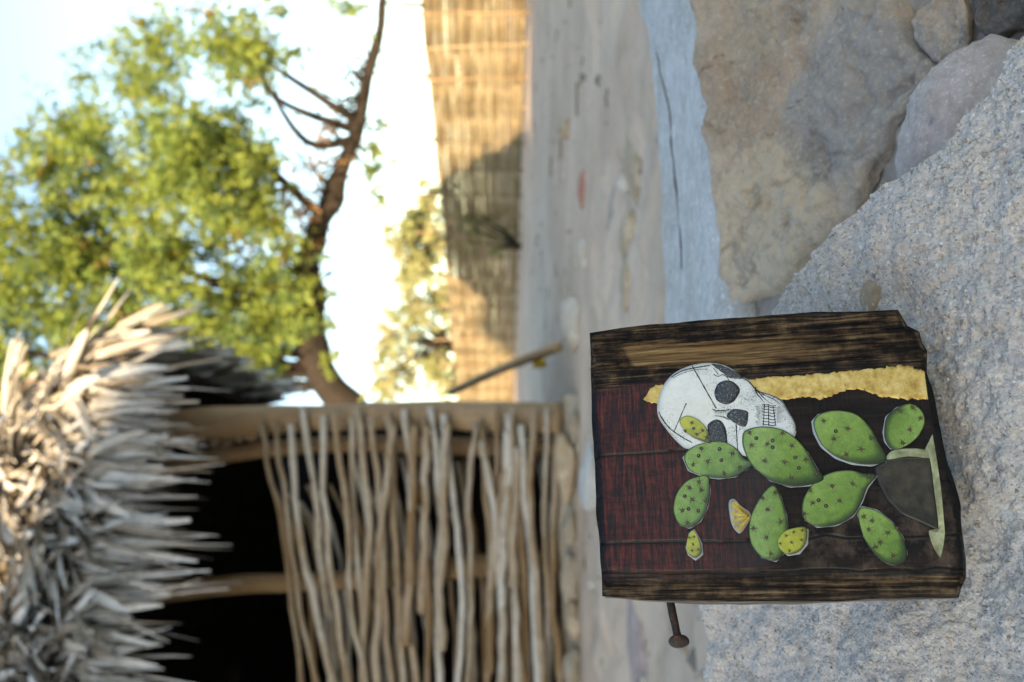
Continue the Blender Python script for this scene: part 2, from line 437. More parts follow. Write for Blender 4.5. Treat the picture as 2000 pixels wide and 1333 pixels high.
UV = cr[None] * (1 - bt[:, None, None]) + low[None] * bt[:, None, None]
G = np.array([[P(u, v, 1 / inv_plane(v)) for u, v in row] for row in UV])
# the far side drops away behind the crest
NB = 46
tb = (np.linspace(1, 0, NB, endpoint=False) ** 1.5)[:, None, None]
back = G[0][None] + np.array([0.0, 0.16, 0.0]) * tb + np.array([0.02, 0, -1.0]) * (0.20 * tb + 0.12 * tb ** 1.6)
G = np.vstack([back, G])
for it in range(2):                                # round the crest
    k = slice(NB - 6, NB + 7); S = G.copy()
    S[k] = (np.roll(G, 1, 0)[k] + np.roll(G, -1, 0)[k] + 2 * G[k]) / 4; G = S
N = -grid_normals(G)
if N[-1, NC // 2, 2] < 0: N = -N
N = np.broadcast_to(np.array([0.10, -0.22, 0.97]), G.shape)   # one direction, so that the crest cannot fold
disp = 0.0055 * fbm(G * 22, 3, 1) + 0.0026 * fbm(G * 75, 3, 5) + 0.0012 * fbm(G * 210, 2, 8) + 0.0009 * noise(G * 480, 12) + 0.0006 * noise(G * 900, 13)
rowi = np.arange(G.shape[0])
# keep the ledge below the block calm
G2 = G + N * (disp - 0.003)[..., None]
rk = empty('granite_boulder', base_of(G2.reshape(-1, 3)))
tag(rk, 'large rough speckled grey granite boulder carrying the painted wooden block', 'boulder')
obj('boulder_body', G2.reshape(-1, 3), grid_faces(G2.shape[0], NC), MAT['granite'], rk)
# loose grains that stand proud of the rock
m, nt_, b_ = newmat('granite_grains')
at = node(nt_, 'Attribute', attribute_name='Col'); setin(nt_, b_, 'Base Color', at.outputs[0]); MAT['grain'] = m
oV, oF = icosphere(1)
oV = oV.copy()
pal = np.array([(0.47, 0.45, 0.42), (0.36, 0.355, 0.35), (0.53, 0.44, 0.34), (0.29, 0.25, 0.22), (0.56, 0.54, 0.51), (0.40, 0.39, 0.40), (0.44, 0.35, 0.28)])
GV, GF, GC = [], [], []
for k in range(4200):
    r = RS.randint(NB - 3, NB + NR * 3 // 5); c = RS.randint(30, NC - 40)
    s = (0.0004 + 0.0009 * RS.rand() ** 3)
    vv = oV * (s * (0.6 + 0.6 * RS.rand(3))) * (1 + 0.25 * RS.normal(size=(len(oV), 1))) + G2[r, c] + N[r, c] * s * 0.15
    GF += [tuple(i + len(oV) * k for i in f) for f in oF]; GV.append(vv); GC.append(np.tile(pal[RS.randint(len(pal))] * (0.8 + 0.35 * RS.rand()), (len(oV), 1)))
o = obj('surface_grains', np.vstack(GV), GF, MAT['grain'], rk, cols=np.vstack(GC), smooth=False); tag(o, kind='stuff')

def rock_at(u, v, dd, size, seed, mat, name, parent, rot=0.0, rough=0.22, ang=0.5):
    Vr, Fr = rock(P(u, v, dd), size, seed, 4, rough, rot, ang)
    return obj(name, Vr, Fr, MAT[mat], parent)
rock_at(752, 1722, 0.478, (0.011, 0.011, 0.010), 5, 'st_tan', 'embedded_stone', rk)
rock_at(742, 1800, 0.470, (0.020, 0.014, 0.011), 8, 'st_pale', 'embedded_stone', rk)

# ------------------------------------------------------------------ low stone wall with pale coping
wall = empty('low_stone_wall', (0.3, 0.8, 0))
tag(wall, 'low mortared wall of ochre and grey stones with pale coping, right of the block', 'stone wall')
ZC = 0.22
far = smooth_path([(2300, 1150), (1700, 1200), (1333, 1234), (1273, 1250), (1153, 1268), (1033, 1275), (883, 1280), (713, 1281), (560, 1284)], 120)
nearp = smooth_path([(2300, 1330), (1700, 1335), (1333, 1352), (1233, 1361), (1113, 1379), (1008, 1398), (887, 1393), (760, 1402), (560, 1420)], 120)
A = np.array([Pz(u, v, ZC) for u, v in far]); B = np.array([Pz(u, v, ZC) for u, v in nearp])
prof = []                                         # cross-section: back foot, rounded back, top with a long crack, rounded front
NS = 150
for i in range(NS):
    t = i / (NS - 1)
    prof.append(A * (1 - t) + B * t)
prof = np.array(prof)
tt = np.linspace(0, 1, NS)[:, None]
edge = np.minimum(tt, 1 - tt)
dz = -0.012 * np.exp(-edge / 0.05)
al = np.linspace(0, 1, 120)[None]
crack = 0.36 + 0.05 * np.sin(al * 9) + 0.02 * np.sin(al * 31)
dz = dz - 0.012 * np.exp(-((tt - crack) / 0.011) ** 2) * np.clip((al - 0.3) * 4, 0.0, 1) + 0.006 * np.where(tt < crack, -0.3, 0.0)
prof[:, :, 2] += dz + 0.003 * fbm(prof * 9, 3, 2) + 0.001 * fbm(prof * np.array([20, 90, 90]), 3, 6)
foot = prof[0] + np.array([0, 0.03, -0.2]); foot2 = prof[0] + np.array([0, 0.012, -0.03])
lip = prof[-1] + np.array([0, -0.006, -0.012]); lip2 = prof[-1] + np.array([0, 0.02, -0.03])
CG = np.vstack([foot[None], foot2[None], prof, lip[None], lip2[None]])
obj('coping', CG.reshape(-1, 3), grid_faces(CG.shape[0], 120), MAT['cap'], wall)
ci = np.clip((crack[0] * (NS - 1)).astype(int), 1, NS - 2)
ck = np.array([prof[ci[j], j] for j in range(44, 120)])
ck[:, 2] = [prof[ci[j] - 9, j, 2] - 0.0006 for j in range(44, 120)]
obj('crack_shade', *tube(ck, 0.0015 * (1 + 0.6 * fbm(ck * 60, 3, 3)), 6), MAT['st_dark'], wall)  # dark strip laid along the crack in place of its shade
# front face of the wall: mortar bed leaning back
def face_depth(u, v):
    t = (v - 1390) / 360.0
    return 0.745 - 0.165 * t + 0.02 * t * t
NU, NV = 240, 170
us = np.linspace(520, 2300, NU); vv_ = np.linspace(1372, 2500, NV)
def face_pt(u, v): return P(u, v, max(face_depth(u, v), 0.30))
F0 = np.array([[face_pt(u, v) for u in us] for v in vv_])
FN = grid_normals(F0)
if FN[10, 100, 2] < 0: FN = -FN
F1 = F0 + FN * (0.005 * fbm(F0 * 14, 4, 4) + 0.002 * fbm(F0 * 70, 3, 14) - 0.0065 - 0.012 * np.clip((1440 - vv_) / 60, 0, 1)[:, None])[..., None]
obj('mortar_face', F1.reshape(-1, 3), grid_faces(NV, NU), MAT['mortar'], wall)
def z8(pts): return [I(1200 + .5253 * x, .5253 * y) for x, y in pts]
MAT['slab'] = m_slab('mottled_tan_slab')
def wall_stone(poly, mat, h, seed, rings=60, n=200, label=None, name='stone'):
    pl = smooth_path(poly, n, True); c = pl.mean(0)
    Vs = []
    for r in range(rings + 1):
        k = 1 - r / rings
        for (u, v) in pl:
            uu, vv = c + (np.array([u, v]) - c) * k
            p = face_pt(uu, vv)
            e = 1 - k
            hh = h * (1 - (1 - min(e / 0.14, 1)) ** 2.0) - 0.005 * (1 - min(e / 0.04, 1))
            Vs.append((p, hh))
    pp = np.array([x[0] for x in Vs]); hh = np.array([x[1] for x in Vs])
    nrm = np.array([0, -0.55, 0.83])
    pit = np.clip(fbm(pp * 42, 2, seed + 13) - 0.62, 0, 1)
    jag = 0.0036 * fbm(pp * 13, 3, seed) + 0.0020 * fbm(pp * 60, 3, seed + 3) + 0.0012 * fbm(pp * 240, 3, seed + 5) - 0.012 * pit - 0.003 * np.exp(-(fbm(pp * 11, 3, seed + 7) / 0.035) ** 2)
    pp = pp + nrm * (hh + jag)[:, None]
    lat = np.stack([fbm(pp * 38, 3, seed + 9), 0 * hh, fbm(pp * 38, 3, seed + 19)], 1) * 0.0045
    return obj(name, pp + lat, grid_faces(rings + 1, n, True), MAT[mat], wall)
wall_stone(z8([(300, -260), (560, -230), (900, -160), (1080, 10), (1105, 140), (1195, 240), (1130, 360), (1050, 480), (1000, 620), (940, 740), (870, 850), (740, 980), (630, 1085), (520, 1120), (440, 1180), (395, 1040), (372, 860), (380, 660), (345, 430), (308, 200)]), 'slab', 0.007, 3, rings=110, n=300)
wall_stone(z8([(1105, 10), (1200, -40), (1310, 0), (1335, 110), (1300, 215), (1205, 235), (1112, 150)]), 'slab', 0.003, 19)
wall_stone(z8([(1340, -60), (1480, -90), (1600, -40), (1600, 80), (1480, 130), (1390, 170), (1348, 60)]), 'st_dark', 0.008, 27)
wall_stone(z8([(600, -500), (760, -560), (1000, -520), (1080, -300), (1040, -130), (760, -100), (620, -220)]), 'slab', 0.006, 41)
# rounded pinkish stone wedged between the wall and the boulder
e1 = P(1255, 1935, 0.47); e2 = P(960, 1735, 0.52); cc = (e1 + e2) / 2 + np.array([0.0, 0.030, -0.032])
Vr, Fr = icosphere(5); Vr = Vr * (1 + 0.10 * fbm(Vr * 1.2 + 4, 4, 2))[:, None]
ax = (e2 - e1); La = np.linalg.norm(ax) * 0.60; ax /= np.linalg.norm(ax)
bx = np.cross(ax, [0, -0.4, 0.9]); bx /= np.linalg.norm(bx); cx = np.cross(ax, bx)
Vr = cc + np.outer(Vr[:, 0] * La, ax) + np.outer(Vr[:, 1] * 0.033, bx) + np.outer(Vr[:, 2] * 0.032, cx)
Vr = Vr + 0.0032 * fbm(Vr * 45, 5, 5)[:, None] + 0.0009 * fbm(Vr * 260, 3, 6)[:, None]
obj('stone', Vr, Fr, MAT['st_pink'], wall)

# ------------------------------------------------------------------ decorated wooden block
def z1(x, y): return I(1120 + .5402 * x, 580 + .5402 * y)
def z2(x, y): return I(1200 + .22 * x, 680 + .22 * y)
def z3(x, y): return I(1280 + .31 * x, 880 + .31 * y)
bc = P(437, 1520, 0.42)
nrm = CAM - bc; nrm /= np.linalg.norm(nrm)
ya = rad(8.5); nrm = np.array([nrm[0] * math.cos(ya) - nrm[1] * math.sin(ya), nrm[0] * math.sin(ya) + nrm[1] * math.cos(ya), nrm[2]])
bxx = np.cross([0, 0, 1], nrm); bxx /= np.linalg.norm(bxx); byy = np.cross(nrm, bxx)
def face(uv):
    u, v = uv
    ray = FW + RT * ((u - 666.5) / FPX) + UP * ((1000 - v) / FPX)
    t = np.dot(bc - CAM, nrm) / np.dot(ray, nrm); p = CAM + ray * t - bc
    return np.array([np.dot(p, bxx), np.dot(p, byy)])
def F1_(pts): return np.array([face(z1(*p)) for p in pts])
def F2_(pts): return np.array([face(z2(*p)) for p in pts])
def F3_(pts): return np.array([face(z3(*p)) for p in pts])
blk = bpy.data.objects.new('wooden_block', None); COL.objects.link(blk); blk.empty_display_size = 0.05
MB = Matrix.Identity(4)
for r in range(3):
    MB[r][0] = bxx[r]; MB[r][1] = byy[r]; MB[r][2] = nrm[r]; MB[r][3] = bc[r]
blk.matrix_world = MB
tag(blk, 'dark stained wooden block with skull and prickly pear collage and rusty nail', 'wooden block')
ORIG[blk.name] = np.zeros(3)
def bpart(name, V, F, mat, parent=blk, cols=None, smooth=True):
    o = link(name, make_mesh(name, V, F, mat, smooth, cols), parent); ORIG[o.name] = np.zeros(3); return o

Ledge = resample(F1_([(105, 1078), (300, 1092), (500, 1098), (800, 1096), (1050, 1086), (1250, 1082), (1388, 1082)]), 150)
Redge = resample(F1_([(60, 130), (250, 106), (450, 90), (650, 76), (850, 61), (1050, 53), (1120, 50), (1172, 46)]), 150)
Tedge = resample(F1_([(105, 1078), (96, 900), (84, 650), (72, 400), (60, 130)]), 230)
Bedge = resample(F1_([(1388, 1082), (1398, 1050), (1416, 1010), (1414, 940), (1402, 850), (1390, 760), (1374, 680), (1350, 600), (1332, 520), (1322, 470), (1306, 400), (1292, 330),
                      (1272, 270), (1276, 195), (1258, 165), (1246, 126), (1204, 104), (1186, 70), (1172, 46)]), 230)
n_t, n_s = 150, 230
s_ = np.linspace(0, 1, n_s)[None, :, None]; t_ = np.linspace(0, 1, n_t)[:, None, None]
C = (1 - s_) * Ledge[:, None] + s_ * Redge[:, None] + (1 - t_) * Tedge[None] + t_ * Bedge[None] \
    - ((1 - s_) * (1 - t_) * Ledge[0] + s_ * (1 - t_) * Redge[0] + (1 - s_) * t_ * Ledge[-1] + s_ * t_ * Redge[-1])
ss = np.linspace(0, 1, n_s)[None, :]; tt = np.linspace(0, 1, n_t)[:, None]
q = np.dstack([C[..., 0] * 900, C[..., 1] * 45, 0 * C[..., 0]])
groove = fbm(q, 4, 31)
strip = np.clip((ss - 0.80) / 0.05, 0, 1) + np.clip((0.10 - ss) / 0.05, 0, 1)     # bare, weathered edges
Zb = 0.00006 * groove + strip * (0.0010 * groove - 0.0010)
dist_e = np.minimum(np.minimum(ss, 1 - ss) * 0.115, np.minimum(tt, 1 - tt) * 0.155)
Zb -= 0.0024 * np.exp(-dist_e / 0.0011) * (1 + 0.5 * fbm(q * 0.4, 3, 4))
# drying cracks that run with the grain
for cx_, y0, y1, wd in ((-0.0335, -0.1, 0.1, 0.00028), (0.0045, 0.02, 0.1, 0.00022), (-0.012, -0.1, -0.004, 0.00022), (-0.046, -0.1, 0.1, 0.0003), (0.049, -0.1, 0.1, 0.0004), (0.041, -0.1, 0.03, 0.0003)):
    path = cx_ + 0.0009 * fbm(np.dstack([C[..., 1] * 60, 0 * C[..., 0] + cx_ * 999, 0 * C[..., 0]]), 3, 2)
    Zb -= 0.0009 * np.exp(-((C[..., 0] - path) / wd / 1.7) ** 2) * ((C[..., 1] > y0) & (C[..., 1] < y1))
front = np.dstack([C, Zb])
Vb = [front.reshape(-1, 3)]; Fb = [tuple(reversed(f)) for f in grid_faces(n_t, n_s)]
loop = [(0, j) for j in range(n_s)] + [(i, n_s - 1) for i in range(1, n_t)] + [(n_t - 1, j) for j in range(n_s - 2, -1, -1)] + [(i, 0) for i in range(n_t - 2, 0, -1)]
idx = [i * n_s + j for i, j in loop]; nl = len(idx); ringp = idx; basei = n_t * n_s
lp = front.reshape(-1, 3)[idx]; cen = lp.mean(0)
out = lp[:, :2] - cen[:2]; out /= np.linalg.norm(out, axis=1, keepdims=True)
TH = 0.031
for k in range(1, 15):
    z = -TH * (k / 14) ** 1.1
    pr = np.c_[lp[:, :2] + out * (0.0011 * (1 - math.exp(-k * 0.8)) + (0.0007 * fbm(np.c_[lp[:, :2] * 50, np.full(nl, k * 0.9)], 3, 7))[:, None] - 0.0016 * max(0, k - 12)), np.full(nl, z) + 0 * lp[:, 2]]
    Vb.append(pr); cur = [basei + j for j in range(nl)]; basei += nl
    Fb += [(ringp[j], ringp[(j + 1) % nl], cur[(j + 1) % nl], cur[j]) for j in range(nl)]; ringp = cur
Vb.append(np.array([[cen[0], cen[1], -TH]])); Fb += [(ringp[j], ringp[(j + 1) % nl], basei) for j in range(nl)]

def m_block():
    m, nt, b = newmat('stained_old_wood')
    tc = nt.nodes.new('ShaderNodeTexCoord'); co = tc.outputs['Object']
    sp = node(nt, 'SeparateXYZ', {0: co}); x, y, z = sp.outputs
    def mp(s): return node(nt, 'Mapping', {0: co, 3: s}).outputs[0]
    grain = noi(nt, mp((900, 26, 300)), 1.0, 6, 0.65, 0.4)          # long streaks up the block
    grain2 = noi(nt, mp((260, 14, 120)), 1.0, 5, 0.6, 0.6)
    saw = math_(nt, 'ADD', math_(nt, 'MULTIPLY', noi(nt, mp((60, 760, 60)), 1.0, 5, 0.75, 0.5), 0.72), math_(nt, 'MULTIPLY', noi(nt, mp((300, 130, 100)), 1.0, 5, 0.75, 0.6), 0.28))             # saw marks across
    blot = noi(nt, co, 34, 5, 0.6)
    blot2 = noi(nt, co, 110, 5, 0.7)
    # stained middle: red at the top, black-brown below
    redf = sstep(nt, math_(nt, 'ADD', y, math_(nt, 'MULTIPLY', math_(nt, 'SUBTRACT', blot, 0.5), 0.07)), -0.012, 0.052)
    red = ramp(nt, saw, [(0.38, (0.005, 0.003, 0.003)), (0.47, (0.026, 0.006, 0.005)), (0.56, (0.105, 0.017, 0.010)), (0.63, (0.14, 0.034, 0.022)), (0.70, (0.17, 0.11, 0.11))])  # palest stop paints gloss glints as specks along the saw marks
    blk_ = ramp(nt, grain2, [(0.3, (0.004, 0.003, 0.003)), (0.55, (0.013, 0.008, 0.007)), (0.75, (0.034, 0.020, 0.015))])
    midc = mixc(nt, redf, blk_, red)
    scuff = math_(nt, 'MULTIPLY', ramp(nt, blot2, [(0.46, 0.0), (0.64, 1.0)]), sstep(nt, math_(nt, 'MULTIPLY', math_(nt, 'ADD', x, math_(nt, 'MULTIPLY', blot, 0.02)), -1.0), -0.006, 0.028))
    scuff = math_(nt, 'MULTIPLY', scuff, sstep(nt, math_(nt, 'MULTIPLY', y, -1.0), -0.005, 0.02))
    midc = mixc(nt, math_(nt, 'MULTIPLY', scuff, 0.8), midc, (0.11, 0.075, 0.055))
    # bare weathered strips at both long edges
    xe = math_(nt, 'ADD', x, math_(nt, 'MULTIPLY', math_(nt, 'SUBTRACT', grain2, 0.5), 0.016))
    er = sstep(nt, xe, 0.0325, 0.0375); el = sstep(nt, math_(nt, 'MULTIPLY', xe, -1.0), 0.0455, 0.050)
    gq = math_(nt, 'ADD', math_(nt, 'MULTIPLY', grain, 0.6), math_(nt, 'MULTIPLY', blot2, 0.4))
    bare = ramp(nt, gq, [(0.40, (0.004, 0.0035, 0.004)), (0.48, (0.014, 0.009, 0.007)), (0.54, (0.07, 0.04, 0.021)), (0.62, (0.20, 0.125, 0.066))])
    gx_ = math_(nt, 'MULTIPLY', sstep(nt, xe, 0.0415, 0.044), math_(nt, 'SUBTRACT', 1.0, sstep(nt, xe, 0.0525, 0.055)))
    ye = math_(nt, 'ADD', y, math_(nt, 'MULTIPLY', x, -0.5))
    gy_ = math_(nt, 'MULTIPLY', sstep(nt, ye, -0.055, -0.010), math_(nt, 'SUBTRACT', 1.0, sstep(nt, ye, 0.036, 0.039)))
    gold = ramp(nt, grain, [(0.36, (0.02, 0.013, 0.008)), (0.46, (0.15, 0.08, 0.032)), (0.58, (0.28, 0.165, 0.072)), (0.70, (0.37, 0.25, 0.125))])
    bare = mixc(nt, math_(nt, 'MULTIPLY', gx_, gy_), bare, gold)
    bl = ramp(nt, gq, [(0.38, (0.006, 0.005, 0.005)), (0.47, (0.024, 0.015, 0.010)), (0.54, (0.10, 0.060, 0.032)), (0.62, (0.24, 0.155, 0.088))])
    midc = mixc(nt, 1.0, midc, (0.95, 0.88, 0.82), 'MULTIPLY'); col = mixc(nt, er, midc, bare); col = mixc(nt, el, col, bl)
    # sides: greyer old wood
    side = ramp(nt, noi(nt, mp((500, 22, 500)), 1.0, 5, 0.6), [(0.35, (0.06, 0.046, 0.037)), (0.55, (0.20, 0.16, 0.13)), (0.72, (0.32, 0.27, 0.23))])
    col = mixc(nt, sstep(nt, math_(nt, 'MULTIPLY', z, -1.0), 0.0018, 0.0045), col, side)
    e = math_(nt, 'MAXIMUM', er, el)
    groove_shade = math_(nt, 'MULTIPLY', sstep(nt, math_(nt, 'MULTIPLY', z, -1.0), 0.0002, 0.0005), math_(nt, 'SUBTRACT', 1.0, e))
    col = mixc(nt, groove_shade, col, (0.006, 0.005, 0.005))     # shade painted into the cracks and sunken rims
    setin(nt, b, 'Base Color', col)
    b.inputs['Specular IOR Level'].default_value = 0.16
    setin(nt, b, 'Coat Weight', math_(nt, 'MULTIPLY', math_(nt, 'SUBTRACT', 1.0, e), 0.2)); b.inputs['Coat Roughness'].default_value = 0.05
    setin(nt, b, 'Roughness', math_(nt, 'ADD', 0.5, math_(nt, 'MULTIPLY', e, 0.25)))
    hh = math_(nt, 'ADD', math_(nt, 'MULTIPLY', saw, math_(nt, 'SUBTRACT', 1.0, e)), math_(nt, 'MULTIPLY', grain, math_(nt, 'ADD', 0.4, e)))
    bump(nt, b, hh, 0.8, 0.0011)
    return m
MAT['block'] = m_block()
bpart('board', np.vstack(Vb), Fb, MAT['block'])

MAT['print'] = m_vcol('varnished_print', 0.5, 0.4)
MAT['ink'] = m_plain('black_ink', (0.012, 0.012, 0.013), 0.4, 0.3, 400, 0.2, 0.0004)
MAT['paper'] = m_plain('cut_paper_edge', (0.36, 0.37, 0.36), 0.6, 0.1, 200, 0.2, 0.0004)
def cutout(poly, z, thick, rings, colf, n=72, name='print', mat='print', parent=blk, smoothpoly=True, jag=0.0, seed=0):
    """flat printed cut-out lying on the face; colf(e, x, y, ang) gives the printed colour, e = 0 at the rim, 1 in the middle"""
    pl = smooth_path(poly, n, True) if smoothpoly else resample(poly, n, True)
    if jag: pl = pl + jag * np.stack([fbm(np.c_[pl * 900, np.zeros(n)], 3, seed), fbm(np.c_[pl * 900, np.ones(n) * 9], 3, seed + 5)], 1)
    c = pl.mean(0); Vv, cc = [], []
    for r in range(rings + 1):
        k = 1 - (r / rings) ** 1.0
        p = c + (pl - c) * k
        Vv.append(np.c_[p, np.full(n, z)])
        if colf: cc.append(np.array([colf(r / rings, *pp, pp - c) for pp in p]))
    Vs = np.vstack([np.c_[pl, np.full(n, z - thick)]] + Vv)
    cols = np.vstack([cc[0]] + cc) if colf else None
    F = grid_faces(rings + 2, n, True)
    ar = 0.5 * np.sum(pl[:, 0] * np.roll(pl[:, 1], -1) - np.roll(pl[:, 0], -1) * pl[:, 1])
    if ar < 0: F = [tuple(reversed(f)) for f in F]
    return bpart(name, Vs, F, MAT[mat], parent, cols)
def ribbon(pts, wdt, z, n=24, taper=False):
    p = smooth_path(pts, n) if len(pts) > 2 else resample(pts, n)
    T = np.gradient(p, axis=0); T /= np.linalg.norm(T, axis=1, keepdims=True) + 1e-12
    Nn = np.stack([-T[:, 1], T[:, 0]], 1)
    ww = wdt / 2 * (np.linspace(1, 0.15, n) if taper else np.ones(n))[:, None] * (0.75 + 0.5 * np.random.RandomState(int(abs(p[0, 0]) * 1e6) % 9999).rand(n, 1))
    V = np.vstack([np.c_[p + Nn * ww, np.full(n, z)], np.c_[p - Nn * ww, np.full(n, z)]])
    return V, [(i, n + i, n + i + 1, i + 1) for i in range(n - 1)]
def disc(c, r, z, n=9, sq=1.0, jag=0.15):
    a = np.arange(n) * 2 * math.pi / n
    rr = r * (1 + jag * RS.uniform(-1, 1, n))
    return np.c_[c[0] + rr * np.cos(a), c[1] + rr * np.sin(a) * sq, np.full(n, z)], [tuple(range(n))]
def inside(p, poly):
    x, y = p; c = False; n = len(poly)
    for i in range(n):
        x1, y1 = poly[i]; x2, y2 = poly[i - 1]
        if (y1 > y) != (y2 > y) and x < (x2 - x1) * (y - y1) / (y2 - y1) + x1: c = not c
    return c
PX = 0.42 / FPX                                   # one photograph pixel on the face, in metres

# gold leaf strip
m, nt_, b_ = newmat('gold_leaf'); co = coords(nt_)
f = noi(nt_, co, 170, 6, 0.7)
setin(nt_, b_, 'Base Color', ramp(nt_, f, [(0.3, (0.38, 0.21, 0.05)), (0.5, (0.62, 0.40, 0.12)), (0.72, (0.80, 0.60, 0.26))]))
b_.inputs['Metallic'].default_value = 0.55; b_.inputs['Roughness'].default_value = 0.38; bump(nt_, b_, noi(nt_, co, 330, 5, 0.7), 0.5, 0.0009); MAT['gold'] = m
ga = resample(F1_([(255, 368), (268, 345), (285, 324), (320, 320), (450, 322), (600, 304), (660, 299), (720, 291), (800, 287), (900, 279), (1000, 268), (1080, 262), (1150, 252), (1206, 247), (1240, 260), (1268, 268)]), 260)
gb = resample(F1_([(255, 370), (270, 380), (290, 386), (340, 388), (500, 380), (700, 372), (770, 374), (800, 367), (850, 362), (900, 371), (935, 358), (965, 344), (1010, 333), (1050, 337), (1085, 350), (1125, 366), (1160, 364), (1205, 371), (1245, 372), (1283, 373)]), 260)
for e_, sd in ((ga, 3), (gb, 6)): e_ += 0.0005 * np.stack([fbm(np.c_[e_ * 900, np.zeros(260)], 3, sd), fbm(np.c_[e_ * 900, np.full(260, 9.0)], 3, sd + 5)], 1)
rows_ = [np.c_[ga * (1 - t) + gb * t, np.full(260, 0.00022)] for t in np.linspace(0, 1, 10)]
rows_ = [np.c_[ga, np.full(260, 0.0)]] + rows_ + [np.c_[gb, np.full(260, 0.0)]]
bpart('gold_leaf_strip', np.vstack(rows_), [tuple(reversed(f)) for f in grid_faces(12, 260)], MAT['gold'])
# skull
SK = F2_([(380, 560), (388, 460), (430, 345), (500, 252), (600, 187), (720, 147), (850, 134), (960, 150), (1050, 192), (1120, 250), (1190, 285), (1238, 342), (1262, 372), (1330, 398), (1410, 424), (1490, 468), (1530, 540),
          (1590, 630), (1614, 715), (1600, 790), (1520, 850), (1380, 900), (1250, 960), (1150, 960), (1080, 920), (980, 880), (850, 880), (720, 895), (630, 892), (540, 818), (455, 715), (400, 635)])
kc = SK.mean(0)
def skcol(e, x, y, d):
    n = 0.5 + 0.5 * float(fbm(np.array([[x * 160, y * 160, 3.0]]), 3, 2)[0])
    base = np.array([0.74, 0.74, 0.71]) * (0.93 + 0.10 * n)
    yel = math.exp(-(((x - kc[0]) / 0.016) ** 2 + ((y - kc[1] - 0.012) / 0.02) ** 2)) * 0.5
    base = base * (1 - yel) + np.array([0.78, 0.71, 0.57]) * yel
    rim = max(0, 1 - e / 0.07); sd = min(max((d[0] / 0.028 * 0.5 - d[1] / 0.03 * 0.5), 0), 1) * (0.6 + 0.6 * n)
    return base * (1 - 0.45 * rim) * (1 - 0.30 * sd)
m, nt_, b_ = newmat('varnished_white_paper'); co = coords(nt_); at = node(nt_, 'Attribute', attribute_name='Col')
setin(nt_, b_, 'Base Color', mixc(nt_, ramp(nt_, noi(nt_, co, 150, 6, 0.7), [(0.45, 0.0), (0.7, 0.5)]), at.outputs[0], mixc(nt_, 1.0, at.outputs[0], (0.84, 0.84, 0.80), 'MULTIPLY')))
b_.inputs['Roughness'].default_value = 0.45; b_.inputs['Coat Weight'].default_value = 0.4; b_.inputs['Coat Roughness'].default_value = 0.06; bump(nt_, b_, noi(nt_, co, 90, 4, 0.6), 0.5, 0.0022); MAT['skull'] = m
skull = cutout(SK, 0.00042, 0.0003, 18, skcol, n=140, name='skull_print', mat='skull')
zi = 0.00052
def blot_poly(poly, z, n=48, jag=0.00012, name='ink', parent=skull, mat='ink', seed=1):
    return cutout(poly, z, 0.00003, 4, None, n=n, name=name, mat=mat, parent=parent, jag=jag, seed=seed)
def m_hatch():
    m, nt, b = newmat('hatched_ink'); co = coords(nt)
    f = noi(nt, node(nt, 'Mapping', {0: co, 3: (1, 1, 1)}).outputs[0], 1500, 3, 0.7, 1.0)
    setin(nt, b, 'Base Color', ramp(nt, f, [(0.50, (0.012, 0.012, 0.013)), (0.60, (0.06, 0.06, 0.06)), (0.70, (0.42, 0.42, 0.40))]))
    b.inputs['Roughness'].default_value = 0.4; b.inputs['Coat Weight'].default_value = 0.4; return m
MAT['hatch'] = m_hatch()
blot_poly(F2_([(888, 405), (900, 350), (940, 305), (1000, 290), (1060, 305), (1113, 362), (1100, 420), (1050, 482), (990, 502), (930, 482), (898, 450)]), zi, name='eye_socket', mat='hatch', seed=2)
blot_poly(F2_([(828, 690), (868, 650), (920, 638), (970, 680), (996, 750), (1000, 860), (950, 880), (860, 860), (838, 780)]), zi, name='eye_socket', mat='hatch', seed=3)
blot_poly(F2_([(1035, 553), (1110, 548), (1187, 575), (1170, 692), (1110, 690), (1040, 650), (1000, 608)]), zi, name='nose_cavity', mat='hatch', seed=4)
blot_poly(F2_([(860, 142), (960, 160), (1060, 208), (1150, 268), (1060, 274), (1010, 262), (985, 240), (950, 215), (900, 178)]), zi, name='temple_shading', mat='hatch', seed=5)
lines = []
def ln(pts, w_=1.3, taper=False): lines.append(ribbon(F2_(pts), w_ * PX, zi, 24, taper))
ln([(690, 160), (905, 540)], 2.2); ln([(635, 500), (530, 745)], 1.6)
ln([(395, 570), (430, 640), (500, 722), (600, 792), (690, 842)], 1.8); ln([(420, 610), (470, 690), (540, 755), (640, 815)], 1.0)
ln([(505, 262), (600, 207), (720, 178), (850, 158)], 2.2); ln([(520, 270), (610, 225), (730, 195), (830, 190)], 1.0)
ln([(880, 235), (920, 255), (960, 240), (1000, 262), (1020, 300)], 1.6); ln([(880, 180), (905, 215), (925, 240)], 1.4)
ln([(1250, 350), (1262, 400), (1300, 450), (1335, 490)], 4.0, True); ln([(1262, 372), (1320, 440), (1380, 490), (1400, 500)], 3.0, True)
ln([(1280, 390), (1380, 420), (1450, 450), (1500, 490)], 1.4); ln([(1300, 410), (1400, 450), (1470, 500)], 1.0); ln([(1262, 372), (1300, 400), (1420, 470)], 2.0, True)
ln([(1500, 480), (1550, 570), (1605, 670), (1612, 740)], 2.0)
for xs in ((1332, 500, 1322, 690), (1367, 500, 1370, 695), (1408, 520, 1432, 690)): ln([(xs[0], xs[1]), (xs[2], xs[3])], 1.8)
for yy in (505, 520, 545, 572, 598, 628, 655, 680):
    ln([(1310, yy - 4), (1345, yy + 3), (1372, yy)], 1.5); ln([(1372, yy + 4), (1400, yy + 12), (1432, yy + 6)], 1.5)
